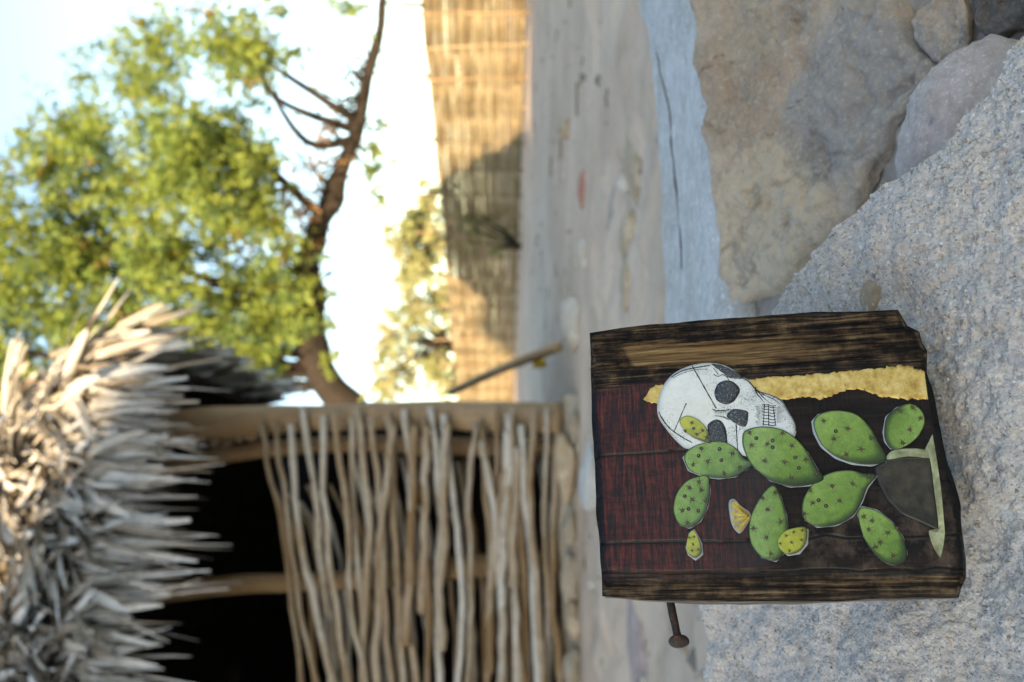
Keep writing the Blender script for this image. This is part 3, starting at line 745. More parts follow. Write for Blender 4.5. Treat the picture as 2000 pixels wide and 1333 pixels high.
for k in range(16): ln([(1250 + 5 * k % 30, 520 + 11 * k), (1315, 528 + 10.5 * k)], 0.7, True); ln([(1440, 530 + 9 * k), (1480 + 7 * k % 40, 520 + 9 * k)], 0.7, True)
ln([(870, 545), (930, 560), (1030, 548)], 1.6); ln([(890, 605), (950, 610), (1020, 640)], 1.6)
for k in range(14): ln([(880 + 10 * k, 548 + 3 * (k % 4)), (900 + 9 * k, 600 - 4 * (k % 5))], 0.9, True)
ln([(1080, 680), (1085, 760), (1095, 925)], 1.8); ln([(1120, 260), (1190, 300), (1245, 360)], 2.0)
V_, F_ = joinm(lines); bpart('ink_lines', V_, F_, MAT['ink'], skull)
dots = []
def stipple(cx, cy, sx, sy, n, r0=0.5):
    for k in range(n):
        p = (RS.normal(cx, sx), RS.normal(cy, sy))
        f2 = F2_([p])[0]
        if inside(f2, SK): dots.append(disc(f2, r0 * PX * (0.5 + RS.rand()), zi - 0.00002, 5))
for a in ((1180, 470, 50, 40, 170), (1235, 400, 20, 50, 120), (1050, 800, 45, 70, 150), (960, 580, 60, 30, 110), (1480, 520, 60, 40, 120), (1560, 680, 30, 60, 70), (870, 300, 60, 60, 60), (1000, 520, 60, 20, 70),
          (700, 200, 110, 20, 120), (470, 650, 40, 60, 100), (1290, 560, 25, 60, 120), (1130, 720, 50, 30, 90), (1110, 330, 60, 60, 70), (560, 780, 60, 30, 70), (1440, 440, 50, 20, 80)): stipple(*a)
dots.append(disc(F2_([(636, 500)])[0], 1.6 * PX, zi, 9)); dots.append(disc(F2_([(1515, 637)])[0], 1.2 * PX, zi, 9))
V_, F_ = joinm(dots); bpart('stipple_shading', V_, F_, MAT['ink'], skull)

# prickly pear pads
MAT['spine'] = m_plain('printed_spine_brown', (0.13, 0.055, 0.03), 0.4, 0.2, 400, 0.1, 0.0002)
MAT['glint'] = m_plain('printed_white', (0.6, 0.62, 0.6), 0.4, 0.1, 400, 0.1, 0.0002)
GREEN = ((0.255, 0.385, 0.085), (0.12, 0.225, 0.03), (0.012, 0.022, 0.010))
LIME = ((0.52, 0.50, 0.065), (0.36, 0.34, 0.035), (0.05, 0.045, 0.012))
def pad(poly, marks, holes, z, palc=GREEN, sh=(0.55, -0.85), seed=0, ms=1.0, bo=1.012, bshift=(-0.0003, -0.0002)):
    """sh: side of the pad (x right, y up) where the drawing is shaded"""
    c = poly.mean(0); R = np.linalg.norm(poly - c, axis=1).max()
    sh = np.array(sh) / np.linalg.norm(sh)
    def colf(e, x, y, d):
        t = float(np.dot(d, sh)) / R
        n = float(fbm(np.array([[x * 140, y * 140, seed]]), 3, seed)[0])
        L, Mi, D = (np.array(k) for k in palc)
        f = min(max(0.48 + 0.75 * t + 0.22 * n, 0), 1); col = L * (1 - f) + Mi * f
        rim = max(0.0, 1 - e / (0.05 + 0.55 * max(0, t + 0.05 + 0.12 * n))) ** 0.75
        return col * (1 - rim) + D * rim
    pd = cutout(poly, z, 0.00025, 16, colf, n=80, name='cactus_pad')
    bp = c + (poly - c) * bo + np.array(bshift)
    cutout(bp, z - 0.00009, 0.0002, 2, None, n=60, name='paper_edge', mat='paper', parent=pd, smoothpoly=False)
    sp, bl, gl = [], [], []
    rr = np.random.RandomState(seed + 50)
    for p in marks:
        sp.append(disc(p, 2.5 * PX * ms, z + 0.00006, 9))
        for k in range(9):
            a = k * 0.698 + rr.uniform(-0.3, 0.3); L_ = PX * ms * rr.uniform(5.5, 12)
            bl.append(ribbon([p + 1.5 * PX * np.array([math.cos(a), math.sin(a)]), p + L_ * np.array([math.cos(a + 0.1), math.sin(a + 0.1)])], 1.25 * PX * ms, z + 0.00004, 4, True))
        bl.append(disc(p, 3.2 * PX * ms, z + 0.00003, 11, 1, 0.25))
    for p in holes:
        bl.append(disc(p, 3.9 * PX * ms, z + 0.00003, 14, 1, 0.06)); gl.append(disc(p + PX * np.array([0.8, 0.8]), 0.6 * PX, z + 0.00006, 7)); sp.append(disc(p - PX * np.array([0.9, 0.6]), 1.8 * PX, z + 0.00005, 8))
    for nm, lst, mt in (('areole', sp, 'spine'), ('spines', bl, 'ink'), ('highlight', gl, 'glint')):
        if lst: V_, F_ = joinm(lst); bpart(nm, V_, F_, MAT[mt], pd, smooth=False)
    return pd
zp = 0.00078
# shaded side: the picture's lower side (upright left) unless noted
SH = (-0.9, -0.45)
pad(F1_([(400, 580), (425, 548), (470, 530), (540, 525), (590, 550), (622, 588), (658, 603), (630, 625), (590, 650), (530, 658), (470, 648), (420, 628)]),
    F2_([(775, 895), (830, 1010), (1050, 940), (700, 1040), (975, 1115), (1115, 1065)]), F2_([(935, 900), (950, 1000), (750, 960)]), zp, sh=(-0.8, -0.6), seed=1, bshift=(-0.0003, 0.0005))
pad(F1_([(610, 515), (622, 484), (680, 470), (750, 480), (800, 510), (845, 560), (880, 620), (905, 660), (850, 682), (780, 687), (710, 665), (650, 615), (618, 560)]),
    F2_([(1200, 755), (1215, 868), (1355, 855), (1495, 760), (1575, 868), (1335, 1003), (1510, 1015), (1698, 998), (1570, 1155), (1795, 1120)]), F2_([(1260, 805), (1405, 825), (1405, 885), (1605, 975), (1637, 1068)]), zp + 0.00005, sh=SH, seed=2)
pad(F1_([(868, 450), (890, 425), (950, 412), (1020, 425), (1070, 470), (1100, 520), (1132, 590), (1080, 608), (1010, 602), (950, 580), (900, 540), (874, 490)]),
    F1_([(905, 450), (940, 515), (992, 478), (1075, 512), (1040, 552), (985, 572)]), F1_([(948, 487)]), zp, sh=SH, seed=3, bo=1.03, bshift=(-0.0004, 0.0006))
pad(F1_([(1122, 490), (1132, 435), (1170, 402), (1220, 388), (1260, 415), (1268, 460), (1240, 512), (1190, 547), (1150, 552), (1128, 525)]),
    F1_([(1180, 415), (1225, 402), (1215, 482), (1190, 530), (1255, 440)]), [], zp, sh=(0.3, 0.95), seed=4, bshift=(0, 0.0005))
pad(F1_([(362, 760), (375, 710), (410, 667), (455, 650), (488, 648), (494, 700), (486, 760), (460, 810), (420, 836), (385, 826), (367, 795)]),
    F3_([(275, 200), (215, 237), (232, 312), (172, 380), (290, 250), (205, 458), (318, 320)]), F3_([(187, 290), (210, 370), (272, 382)]), zp, sh=(-0.5, -0.9), seed=5)
pad(F1_([(825, 770), (835, 722), (870, 672), (930, 637), (1000, 628), (1050, 640), (1097, 645), (1062, 690), (1042, 742), (1010, 792), (950, 826), (880, 832), (836, 808)]),
    F3_([(1115, 225), (1242, 212), (975, 252), (990, 332), (1158, 318), (940, 400), (1345, 162)]), F3_([(1028, 316), (1075, 352)]), zp, sh=(-0.6, -0.8), seed=6)
pad(F1_([(635, 830), (650, 772), (690, 706), (725, 682), (748, 718), (770, 790), (776, 860), (766, 920), (730, 956), (680, 942), (642, 892)]),
    F3_([(757, 266), (708, 372), (790, 450), (618, 492), (700, 550), (728, 650), (675, 300)]), [], zp, sh=(-0.3, -0.95), seed=7)
pad(F1_([(1028, 790), (1042, 762), (1100, 776), (1150, 816), (1190, 870), (1206, 930), (1192, 965), (1140, 970), (1090, 932), (1050, 872)]),
    F3_([(1312, 418), (1365, 445), (1343, 500), (1462, 520), (1415, 580), (1497, 662), (1385, 610), (1520, 490)]), [], zp, sh=SH, seed=8, bo=1.03, bshift=(0.0003, 0))
pad(F2_([(580, 660), (600, 622), (650, 605), (720, 625), (780, 670), (822, 722), (845, 790), (848, 852), (780, 830), (690, 790), (620, 732)]),
    F2_([(690, 665), (630, 740), (785, 735), (735, 770), (820, 800)]), F2_([(705, 718)]), zp + 0.0001, LIME, sh=(-0.9, -0.5), seed=9, ms=0.8, bo=1.02)
pad(F1_([(408, 905), (418, 858), (436, 846), (460, 890), (463, 926), (440, 945), (416, 928)]), F3_([(215, 550), (245, 545), (238, 592), (232, 632), (270, 625)]), [], zp, LIME, sh=(-0.4, -0.9), seed=10, ms=0.55, bo=1.16)
pad(F1_([(738, 882), (760, 851), (800, 836), (842, 836), (840, 890), (812, 924), (770, 931), (743, 908)]), F3_([(825, 538), (872, 515), (857, 580), (920, 565), (787, 588), (845, 632), (925, 505)]), [], zp + 0.0001, LIME, sh=(-0.5, -0.8), seed=11, ms=0.6, bo=1.04, bshift=(-0.0006, -0.0006))
def fcol(e, x, y, d):
    n = 0.5 + 0.5 * float(noise(np.array([[x * 700, y * 1800, 1]]))[0]); t = min(max(0.5 - d[1] / 0.012, 0), 1)
    c = np.array([0.62, 0.56, 0.30]) * (1 - t) + np.array([0.40, 0.20, 0.03]) * t
    return c * (0.55 + 0.55 * n)
fl = cutout(F1_([(568, 744), (582, 738), (602, 756), (640, 790), (625, 825), (606, 848), (592, 846), (575, 815)]), zp, 0.0002, 10, fcol, n=48, name='cactus_flower')
cutout(F1_([(562, 744), (582, 732), (604, 756), (642, 790), (608, 852), (590, 850), (570, 815)]), zp - 0.0001, 0.0002, 2, None, n=40, name='paper_edge', mat='paper', parent=fl)
petals = []
for tip in ((572, 748), (584, 742), (603, 760), (580, 812), (596, 842), (570, 780)):
    petals.append(ribbon(F1_([(636, 792), ((636 + tip[0]) / 2 - 3, (792 + tip[1]) / 2 + 3), tip]), 5.0 * PX, zp + 0.00004, 12))
bpart('petals', *joinm(petals), m_plain('printed_petal_yellow', (0.58, 0.40, 0.06), 0.45, 0.35, 500, 0.2, 0.0003), fl)
bpart('petal_lines', *joinm([ribbon(F1_([(634, 792), ((634 + a) / 2 + 3, (792 + b) / 2), (a, b)]), 0.9 * PX, zp + 0.00008, 10, True) for a, b in ((578, 752), (590, 752), (576, 800), (590, 832), (608, 775), (600, 820))]), MAT['spine'], fl)
def potcol(e, x, y, d):
    n = float(fbm(np.array([[x * 260, y * 260, 5]]), 4, 3)[0]); k = max(0.0, 1 - e / 0.25)
    return np.clip(np.array([0.042, 0.031, 0.019]) * (1 + 0.5 * n) * (1 - 0.65 * k), 0.004, 1)
def rimcol(e, x, y, d):
    n = float(fbm(np.array([[x * 420, y * 420, 5]]), 3, 6)[0]); return np.clip(np.array([0.36, 0.34, 0.19]) * (1 + 0.45 * n), 0.02, 1)
pot = cutout(F1_([(1088, 618), (1130, 590), (1200, 578), (1290, 578), (1304, 700), (1322, 848), (1260, 818), (1185, 787), (1132, 732), (1100, 672)]), zp - 0.0002, 0.0002, 12, potcol, n=80, name='plant_pot', smoothpoly=False)
cutout(F1_([(1128, 588), (1145, 562), (1175, 552), (1240, 550), (1290, 560), (1288, 583), (1210, 578), (1150, 588)]), zp - 0.0001, 0.0001, 4, rimcol, n=60, name='pot_rim', parent=pot)
def band(poly_a, poly_b, z, name, colf, parent, n=60):
    a = smooth_path(F1_(poly_a), n); b = smooth_path(F1_(poly_b), n); rows = [a * (1 - t) + b * t for t in np.linspace(0, 1, 5)]
    Vv = np.vstack([np.c_[r, np.full(n, z)] for r in rows]); cols = np.array([colf(1, v[0], v[1], v[:2]) for v in Vv])
    return bpart(name, Vv, grid_faces(5, n), MAT['print'], parent, cols)
band([(1270, 552), (1288, 590), (1303, 700), (1318, 845), (1284, 845), (1300, 905), (1324, 943)], [(1297, 498), (1311, 580), (1328, 700), (1340, 830), (1341, 860), (1335, 905), (1326, 945)], zp - 0.00005, 'pot_saucer', rimcol, pot)

# rusty nail in the left side
m, nt_, b_ = newmat('rusty_iron'); co = coords(nt_); f = noi(nt_, co, 420, 6, 0.7)
setin(nt_, b_, 'Base Color', ramp(nt_, f, [(0.35, (0.022, 0.018, 0.02)), (0.55, (0.06, 0.035, 0.028)), (0.7, (0.17, 0.07, 0.035))]))
b_.inputs['Metallic'].default_value = 0.45; b_.inputs['Roughness'].default_value = 0.55; bump(nt_, b_, f, 0.7, 0.0006); MAT['rust'] = m
n0 = face(I(1297, 1165)); n1 = face(I(1322, 1252)); zn = -0.012
p0 = np.array([n0[0] + 0.006, n0[1], zn]); p1 = np.array([n1[0], n1[1], zn + 0.004])
nd = (p1 - p0) / np.linalg.norm(p1 - p0); Ln = np.linalg.norm(p1 - p0)
shank = np.array([p0 + nd * Ln * t for t in np.linspace(0, 1, 22)]); shank[:, 1] += 0.0003 * np.sin(np.linspace(0, 3, 22))
nl_ = bpart('nail', *tube(shank, 0.00175, 14, 0.10, 3), MAT['rust'])
hn = nd + np.array([0, 0, 0.45]); hn /= np.linalg.norm(hn)
hd = [p1 + hn * t for t in (-0.0008, -0.0004, 0.0004, 0.0012, 0.0017, 0.0019)]
bpart('nail_head', *tube(np.array(hd), np.array([0.0016, 0.0039, 0.0044, 0.0043, 0.0034, 0.0012]), 22, 0.10, 5), MAT['rust'], nl_)

# ------------------------------------------------------------------ hut
HY = 4.6
hut = empty('thatched_hut', (-1.3, 5.8, 0))
tag(hut, 'open hut of horizontal wattle sticks under a ragged bleached palm thatch roof', 'hut')
def hpath(uvs, y, n): return np.array([P(u, v, y) for u, v in resample(uvs, n)])
def post(name, uvs, y, rpx, seed, mat='post', y2=None):
    pts = smooth_path([(u, v, 0) for u, v in uvs], 26)[:, :2]; ys = np.linspace(y, y2 or y, 26)
    W = np.array([P(u, v, yy) for (u, v), yy in zip(pts, ys)])
    r = rpx / FPX * y * (1 + 0.10 * np.sin(np.linspace(0, 7, 26) + seed))
    return obj(name, *tube(W, r, 12, 0.10, seed), MAT[mat], hut)
post('corner_post', [(492, 200), (500, 330), (512, 480), (517, 640), (523, 800), (519, 950), (510, 1145)], HY + 0.02, 29, 1)
post('post', [(395, 220), (425, 360), (448, 460), (458, 560), (466, 700), (460, 860), (462, 1140)], HY + 0.10, 17, 2)
post('post', [(160, 220), (176, 320), (190, 450), (196, 580), (202, 720), (217, 830), (227, 930), (238, 1130)], HY + 0.05, 20, 3)
post('post', [(-130, 200), (-120, 500), (-110, 800), (-105, 1140)], HY + 0.05, 20, 4)
post('post', [(-720, 200), (-715, 600), (-700, 1140)], HY + 0.05, 24, 5)
sx = lambda x: 480 + .445 * x
front_sticks = [(60, 150, 200, 262), (130, 180, 235, 335), (190, 225, 300, 430), (240, 320, 345, 395), (340, 345, 395, 480), (380, 440, 465, 560), (460, 470, 500, 540), (490, 545, 520, 505), (550, 590, 610, 645),
                (630, 655, 680, 700), (705, 735, 720, 760), (770, 790, 805, 800), (815, 860, 835, 872), (870, 915, 960, 930), (1010, 975, 1000, 955), (1030, 1060, 1085, 1045), (1100, 1105, 1130, 1145), (1150, 1165, 1180, 1185),
                (1185, 1200, 1225, 1235), (1210, 1235, 1270, 1275), (1262, 1250, 1285, 1300), (1330, 1295, 1330, 1312), (1375, 1345, 1345, 1400), (1180, 1150, 1190, 1210)]
RS2 = np.random.RandomState(21)
def stick(vs4, ylay, uend, ustart, r, seed, amp=0.0):
    us_ = np.linspace(uend, ustart, 40); uk = [uend, 330, 150, -60, -400, -800]
    last = vs4[3] + RS2.uniform(-12, 12)
    vk = [sx(vs4[0]), sx(vs4[1]), sx(vs4[2]), sx(vs4[3]), sx(last), sx(last + RS2.uniform(-20, 20))]
    vv = np.interp(-us_, -np.array(uk), vk)
    for k in range(2): vv[1:-1] = (vv[:-2] + 2 * vv[1:-1] + vv[2:]) / 4
    ph = RS2.uniform(0, 20)
    vv = vv + 4.0 * noise(np.c_[us_ * 0.012 + ph, 0 * us_, 0 * us_], seed) + 2.2 * noise(np.c_[us_ * 0.045 + ph, 0 * us_, 0 * us_], seed + 1)
    yw = ylay + amp * np.cos(us_ / 250 * math.pi + seed) + 0.012 * noise(np.c_[us_ * 0.01 + ph, 0 * us_, 0 * us_ + 5], seed)
    W = np.array([P(u, v, y) for u, v, y in zip(us_, vv, yw)])
    rr = r * (1 + 0.16 * noise(np.c_[us_ * 0.03 + ph, 0 * us_, 0 * us_ + 9], seed)) * np.linspace(0.85, 1.1, 40)
    return obj('wattle_stick', *tube(W, rr, 7, 0.06, seed), MAT['stick'], hut)
for k, s in enumerate(front_sticks):
    stick(s, HY - 0.07 - 0.02 * (k % 3), RS2.uniform(500, 548), -900, RS2.uniform(5.0, 8.8) / FPX * HY, k + 3)
for k in range(25):                                # second layer, woven behind the posts, ends further in
    a = 130 + k * 50 + RS2.uniform(-22, 22); d = 262 + (a - 60) * 0.865 - a + RS2.uniform(-12, 25)
    stick((a, a + d * 0.4, a + d * 0.8, a + d), HY + 0.16, RS2.uniform(330, 500), -900, RS2.uniform(4, 7.2) / FPX * HY, k + 60)
for k in range(8):                                 # short offcuts that cross the first layer near the corner
    a = RS2.uniform(330, 1250); d = RS2.uniform(-60, 60); 
    stick((a, a + d, a + 1.6 * d, a + 1.6 * d), HY - 0.11, RS2.uniform(450, 530), RS2.uniform(-50, 200), RS2.uniform(7, 9.5) / FPX * HY, k + 120)
# plinth of mud and stones below the wattle
pv = np.linspace(0, 1, 60); PL = []
for t in np.linspace(0, 1, 9):
    v0 = 1090 + 50 * t
    PL.append([P(u, 1095 + t * 46 + 6 * math.sin(u / 70), HY - 0.05 - 0.10 * t) for u in np.linspace(560, -900, 60)])
PL = np.array(PL); PL = np.vstack([PL[:1] + np.array([0, 0.25, 0]), PL])
PL += (0.02 * fbm(PL * 5, 3, 3))[..., None] * np.array([0, -1, 0.3]); PL[-1, :, 2] = -0.05
obj('mud_plinth', PL.reshape(-1, 3), grid_faces(PL.shape[0], 60), MAT['mudbase'], hut)
k = 0
for u, v, rx, rz in ((415, 1108, 62, 20), (300, 1112, 42, 17), (205, 1112, 60, 26), (120, 1122, 34, 18), (500, 1125, 30, 14), (30, 1118, 40, 22), (-60, 1115, 50, 24), (255, 1135, 28, 12), (355, 1136, 34, 12)):
    k += 1
    Vr, Fr = rock(P(u, v, HY - 0.12), (rx / FPX * HY, 0.05, rz / FPX * HY), 40 + k, 3, 0.34, 0, 0.8)
    obj('plinth_stone', Vr, Fr, MAT[('mudbase', 'st_tan', 'mudbase')[k % 3]], hut)
# roof planes
C1 = P(650, 222, 4.15); C3 = P(545, 540, 7.1); C2 = np.array([-3.2, 3.75, C1[2]])
R1 = P(440, -95, 5.9); R2 = np.array([-2.1, 6.3, R1[2]]); C4 = np.array([-3.7, 8.2, C1[2]])
C1z = C1[2]; C3[2] = C1z + 0.05
def slab(pts, th=0.05):
    pts = np.array(pts); n = np.cross(pts[1] - pts[0], pts[2] - pts[0]); n /= np.linalg.norm(n)
    if n[2] < 0: n = -n
    V = np.vstack([pts, pts - n * th]); k = len(pts)
    return V, [tuple(range(k)), tuple(range(2 * k - 1, k - 1, -1))] + [(i, i + k, (i + 1) % k + k, (i + 1) % k) for i in range(k)]
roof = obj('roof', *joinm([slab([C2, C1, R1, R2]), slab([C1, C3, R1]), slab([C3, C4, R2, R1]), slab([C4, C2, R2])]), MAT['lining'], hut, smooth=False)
# inner walls, the interior's shade put into their dark colour
zc = C1z - 0.05
cpt = P(505, 1000, HY + 0.15); 
iw = []
def wallslab(a, b, z0, z1, th=0.08):
    a = np.array(a); b = np.array(b); d = (b - a) / np.linalg.norm(b - a); n = np.array([-d[1], d[0]]) * th
    V = [(*a, z0), (*b, z0), (*(b + n), z0), (*(a + n), z0), (*a, z1), (*b, z1), (*(b + n), z1), (*(a + n), z1)]
    return np.array(V), [(0, 3, 2, 1), (4, 5, 6, 7), (0, 1, 5, 4), (1, 2, 6, 5), (2, 3, 7, 6), (3, 0, 4, 7)]
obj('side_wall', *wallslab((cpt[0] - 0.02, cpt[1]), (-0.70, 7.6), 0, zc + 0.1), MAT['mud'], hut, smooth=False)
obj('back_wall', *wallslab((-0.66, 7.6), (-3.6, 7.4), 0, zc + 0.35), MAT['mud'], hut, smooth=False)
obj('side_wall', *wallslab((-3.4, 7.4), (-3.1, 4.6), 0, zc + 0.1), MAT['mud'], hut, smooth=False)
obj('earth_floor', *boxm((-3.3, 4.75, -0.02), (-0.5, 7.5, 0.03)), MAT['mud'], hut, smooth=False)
# mud-and-stone infill between the two posts at the corner, seen as pale lumps
for k in range(9):
    Vr, Fr = rock(P(472 + RS2.uniform(-12, 12), 300 + k * 24, HY + 0.12), (0.05, 0.04, 0.035), 70 + k, 2, 0.25, RS2.uniform(0, 3), 0.4)
    obj('infill_stone', Vr, Fr, MAT['st_tan'], hut)

# palm thatch: blades that lie on the slope and hang over the eaves
def blade(p0, d0, L, wdt, grav, curl, seed, seg=7, up=(0, 0, 1), split=True):
    rr = np.random.RandomState(seed)
    p = np.array(p0, float); d = np.array(d0, float); d /= np.linalg.norm(d)
    side = np.cross(d, up); side /= np.linalg.norm(side) + 1e-9
    roll = rr.normal(0, 0.5); V = []; rr_t = rr.uniform(0.35, 0.85)
    tw = rr.normal(0, curl); sw = rr.normal(0, 0.10)
    for i in range(seg + 1):
        t = i / seg
        nn = np.cross(side, d); sd = side * math.cos(roll + tw * t) + nn * math.sin(roll + tw * t); n2 = np.cross(sd, d)
        w_ = wdt * (0.45 + 0.75 * math.sin(math.pi * min(t * 0.62 + 0.14, 1))) * (1 if t < 0.75 else (1 - ((t - 0.75) / 0.25) ** 2.0 * rr_t))
        V += [p - sd * w_ / 2 + n2 * w_ * 0.12, p - n2 * w_ * 0.10, p + sd * w_ / 2 + n2 * w_ * 0.12]
        d = d + np.array([0, 0, -grav]) * (1 / seg) * (0.4 + t * 1.2) + side * sw * (1 / seg) + rr.normal(0, 0.03, 3); d /= np.linalg.norm(d)
        p = p + d * L / seg
    F = []
    for i in range(seg):
        for j in (0, 1):
            F.append((i * 3 + j, i * 3 + j + 1, i * 3 + j + 4, i * 3 + j + 3))
    return np.array(V), F
blades = []            # (V, F, score)
def screen(p):
    d = np.dot(p - CAM, FW); return 666.5 + np.dot(p - CAM, RT) / d * FPX, 1000 - np.dot(p - CAM, UP) / d * FPX
seed = 1000
nF = np.cross(C1 - C2, R1 - C2); nF /= np.linalg.norm(nF); nF = nF if nF[2] > 0 else -nF
ew = (C1 - C2) / np.linalg.norm(C1 - C2); sF = np.cross(nF, ew); sF = sF if sF[2] < 0 else -sF      # downslope on the front
nRr = np.cross(C3 - C1, R1 - C1); nRr /= np.linalg.norm(nRr); nRr = nRr if nRr[2] > 0 else -nRr
er_ = (C3 - C1) / np.linalg.norm(C3 - C1); sR = np.cross(nRr, er_); sR = sR if sR[2] < 0 else -sR    # downslope on the right side
LF = np.linalg.norm(C1 - C2)
for course in range(9):
    upd = 0.10 + 0.26 * course
    nb = 50 if course == 0 else 44
    for bnd in range(nb):
        a = LF * (bnd + (RS2.uniform(-0.5, 1.1) if course == 0 else RS2.rand())) / nb
        tmax = LF - upd * np.dot(C1 - R1, ew) / np.dot(R1 - C1, -sF) + 0.04
        if a > tmax: continue
        root = C2 + ew * a - sF * upd + nF * (0.03 + 0.03 * RS2.rand())
        main = sF + ew * RS2.normal(0, 0.13 if course == 0 else 0.3) + nF * (0.05 if course == 0 else RS2.uniform(0, 0.35))
        nlv = RS2.randint(12, 19) if course == 0 else RS2.randint(8, 14); Lb = RS2.uniform(0.30, 0.62) * (1.25 if RS2.rand() < 0.3 else 1) if course == 0 else RS2.uniform(0.35, 0.75)
        g_ = RS2.uniform(0.6, 1.8)
        for j in range(nlv):
            seed += 1
            dd = main + ew * RS2.normal(0, 0.10 if course == 0 else 0.28) + nF * RS2.uniform(-0.02, 0.12)
            blades.append(blade(root + ew * RS2.normal(0, 0.03) + nF * RS2.uniform(0, 0.04), dd, Lb * RS2.uniform(0.7, 1.12), (RS2.uniform(0.007, 0.018) if RS2.rand() < 0.7 else RS2.uniform(0.018, 0.028)) if course == 0 else (RS2.uniform(0.008, 0.022) if RS2.rand() < 0.6 else RS2.uniform(0.024, 0.042)), g_ * RS2.uniform(0.7, 1.3) if course == 0 else 0.25, 0.7, seed) + (course,))
for k in range(110):
    seed += 1
    root = C2 + ew * LF * RS2.uniform(0.35, 0.97) - sF * RS2.uniform(0.0, 0.2) + nF * 0.04
    blades.append(blade(root, sF + ew * RS2.normal(0, 0.22) + nF * RS2.uniform(-0.1, 0.25), RS2.uniform(0.45, 0.85), RS2.uniform(0.007, 0.013), RS2.uniform(0.6, 2.2), 1.2, seed, seg=9) + (0,))
# hip at the right: blades that splay outwards
Lh = np.linalg.norm(R1 - C1); hd_ = (R1 - C1) / Lh
for k in range(46):
    t = (k + RS2.rand()) / 46; root = C1 + hd_ * Lh * t * 0.95 + np.array([0, 0, 0.03])
    for j in range(6):
        seed += 1
        dd = 0.75 * sR + 0.55 * sF + ew * RS2.uniform(-0.1, 0.45) + np.array([0, 0, RS2.uniform(0.0, 0.55)])
        blades.append(blade(root + RS2.normal(0, 0.03, 3), dd, RS2.uniform(0.2, 0.48) * (1.0 if t > 0.15 else 1.15), RS2.uniform(0.014, 0.042), RS2.uniform(0.1, 0.7), 0.4, seed) + (0,))
# right eave, seen nearly end on
Lr = np.linalg.norm(C3 - C1)
for k in range(60):
    a = Lr * (k + RS2.rand()) / 60
    root = C1 + er_ * a - sR * RS2.uniform(0.05, 0.3) + nRr * 0.03
    for j in range(6):
        seed += 1
        dd = sR + er_ * RS2.normal(-0.05, 0.25) + nRr * RS2.uniform(-0.02, 0.15)
        blades.append(blade(root + er_ * RS2.normal(0, 0.04), dd, RS2.uniform(0.26, 0.44), RS2.uniform(0.02, 0.04), RS2.uniform(0.6, 1.6), 0.5, seed) + (0 if k < 34 else 1,))
scored = []
for V_, F_, crs in blades:
    u, v = screen(V_.mean(0)); dep = V_[:, 1].mean()
    inf = (-20 < u < 800) and (-20 < v < 700)
    scored.append((0 if inf else 1, crs, dep))
order = sorted(range(len(blades)), key=lambda i: scored[i])
for i in order[:300]: obj('palm_leaf', blades[i][0], blades[i][1], MAT['thatch'], roof)
rest = order[300:]
V_, F_ = joinm([(blades[i][0], blades[i][1]) for i in rest])
# per-blade tone for the joined remainder
m, nt_, b_ = newmat('bleached_palm_leaf_mass'); at = node(nt_, 'Attribute', attribute_name='Col'); setin(nt_, b_, 'Base Color', at.outputs[0]); MAT['thatch2'] = m
tones = np.array([(0.17, 0.135, 0.10), (0.35, 0.31, 0.255), (0.40, 0.37, 0.33), (0.48, 0.46, 0.43), (0.55, 0.535, 0.51)])
cols = np.vstack([np.tile(tones[RS2.randint(5)] * RS2.uniform(0.85, 1.1), (len(blades[i][0]), 1)) for i in rest])
o = obj('palm_thatch', V_, F_, MAT['thatch2'], roof, cols=cols); tag(o, kind='stuff')

# ------------------------------------------------------------------ wattle fence across the yard
FA = Pz(1333, 1035, 0); FB = Pz(560, 1004, 0)
fd = (FB - FA); fL = np.linalg.norm(fd); fd /= fL
fence = empty('wattle_fence', (FA + FB) / 2)
tag(fence, 'long woven wattle fence of thin golden rods and posts, in low sun', 'fence')
fn = np.array([-fd[1], fd[0], 0]); fn = fn if np.dot(fn, CAM - FA) > 0 else -fn
s0, s1 = -3.0, fL + 4.0; step = 0.62
FH = 1.22
RS3 = np.random.RandomState(5)
ns = int((s1 - s0) / step)
for k in range(ns + 1):
    s = s0 + k * step + RS3.uniform(-0.08, 0.08); b0 = FA + fd * s
    tall = k % 2 == 1; h = FH + RS3.uniform(0.22, 0.52) if tall else FH + RS3.uniform(0.02, 0.14)
    lean = RS3.normal(0, 0.05, 2)
    pts = np.array([b0 + np.array([lean[0] * t, lean[1] * t * 0.3, t * h - 0.03]) for t in np.linspace(0, 1, 6)])
    pts += RS3.normal(0, 0.008, pts.shape)
    obj('post', *tube(pts, np.linspace(0.021, 0.017, 6) if tall else np.linspace(0.018, 0.011, 6), 6), MAT['post' if tall else 'reed'], fence)
for k in range(1, ns + 1, 2):                       # bare tips of the tall stakes
    s = s0 + k * step; b0 = FA + fd * s; h2 = RS3.uniform(0.15, 0.45); ln_ = RS3.normal(0, 0.10)
    obj('stake_tip', *tube(np.array([b0 + np.array([0, 0, FH - 0.1]), b0 + np.array([ln_ * 0.5, 0, FH + h2 * 0.5]), b0 + np.array([ln_, 0, FH + h2])]), np.array([0.026, 0.024, 0.016]), 6), MAT['bark'], fence)
rows = 58
cnt = 0
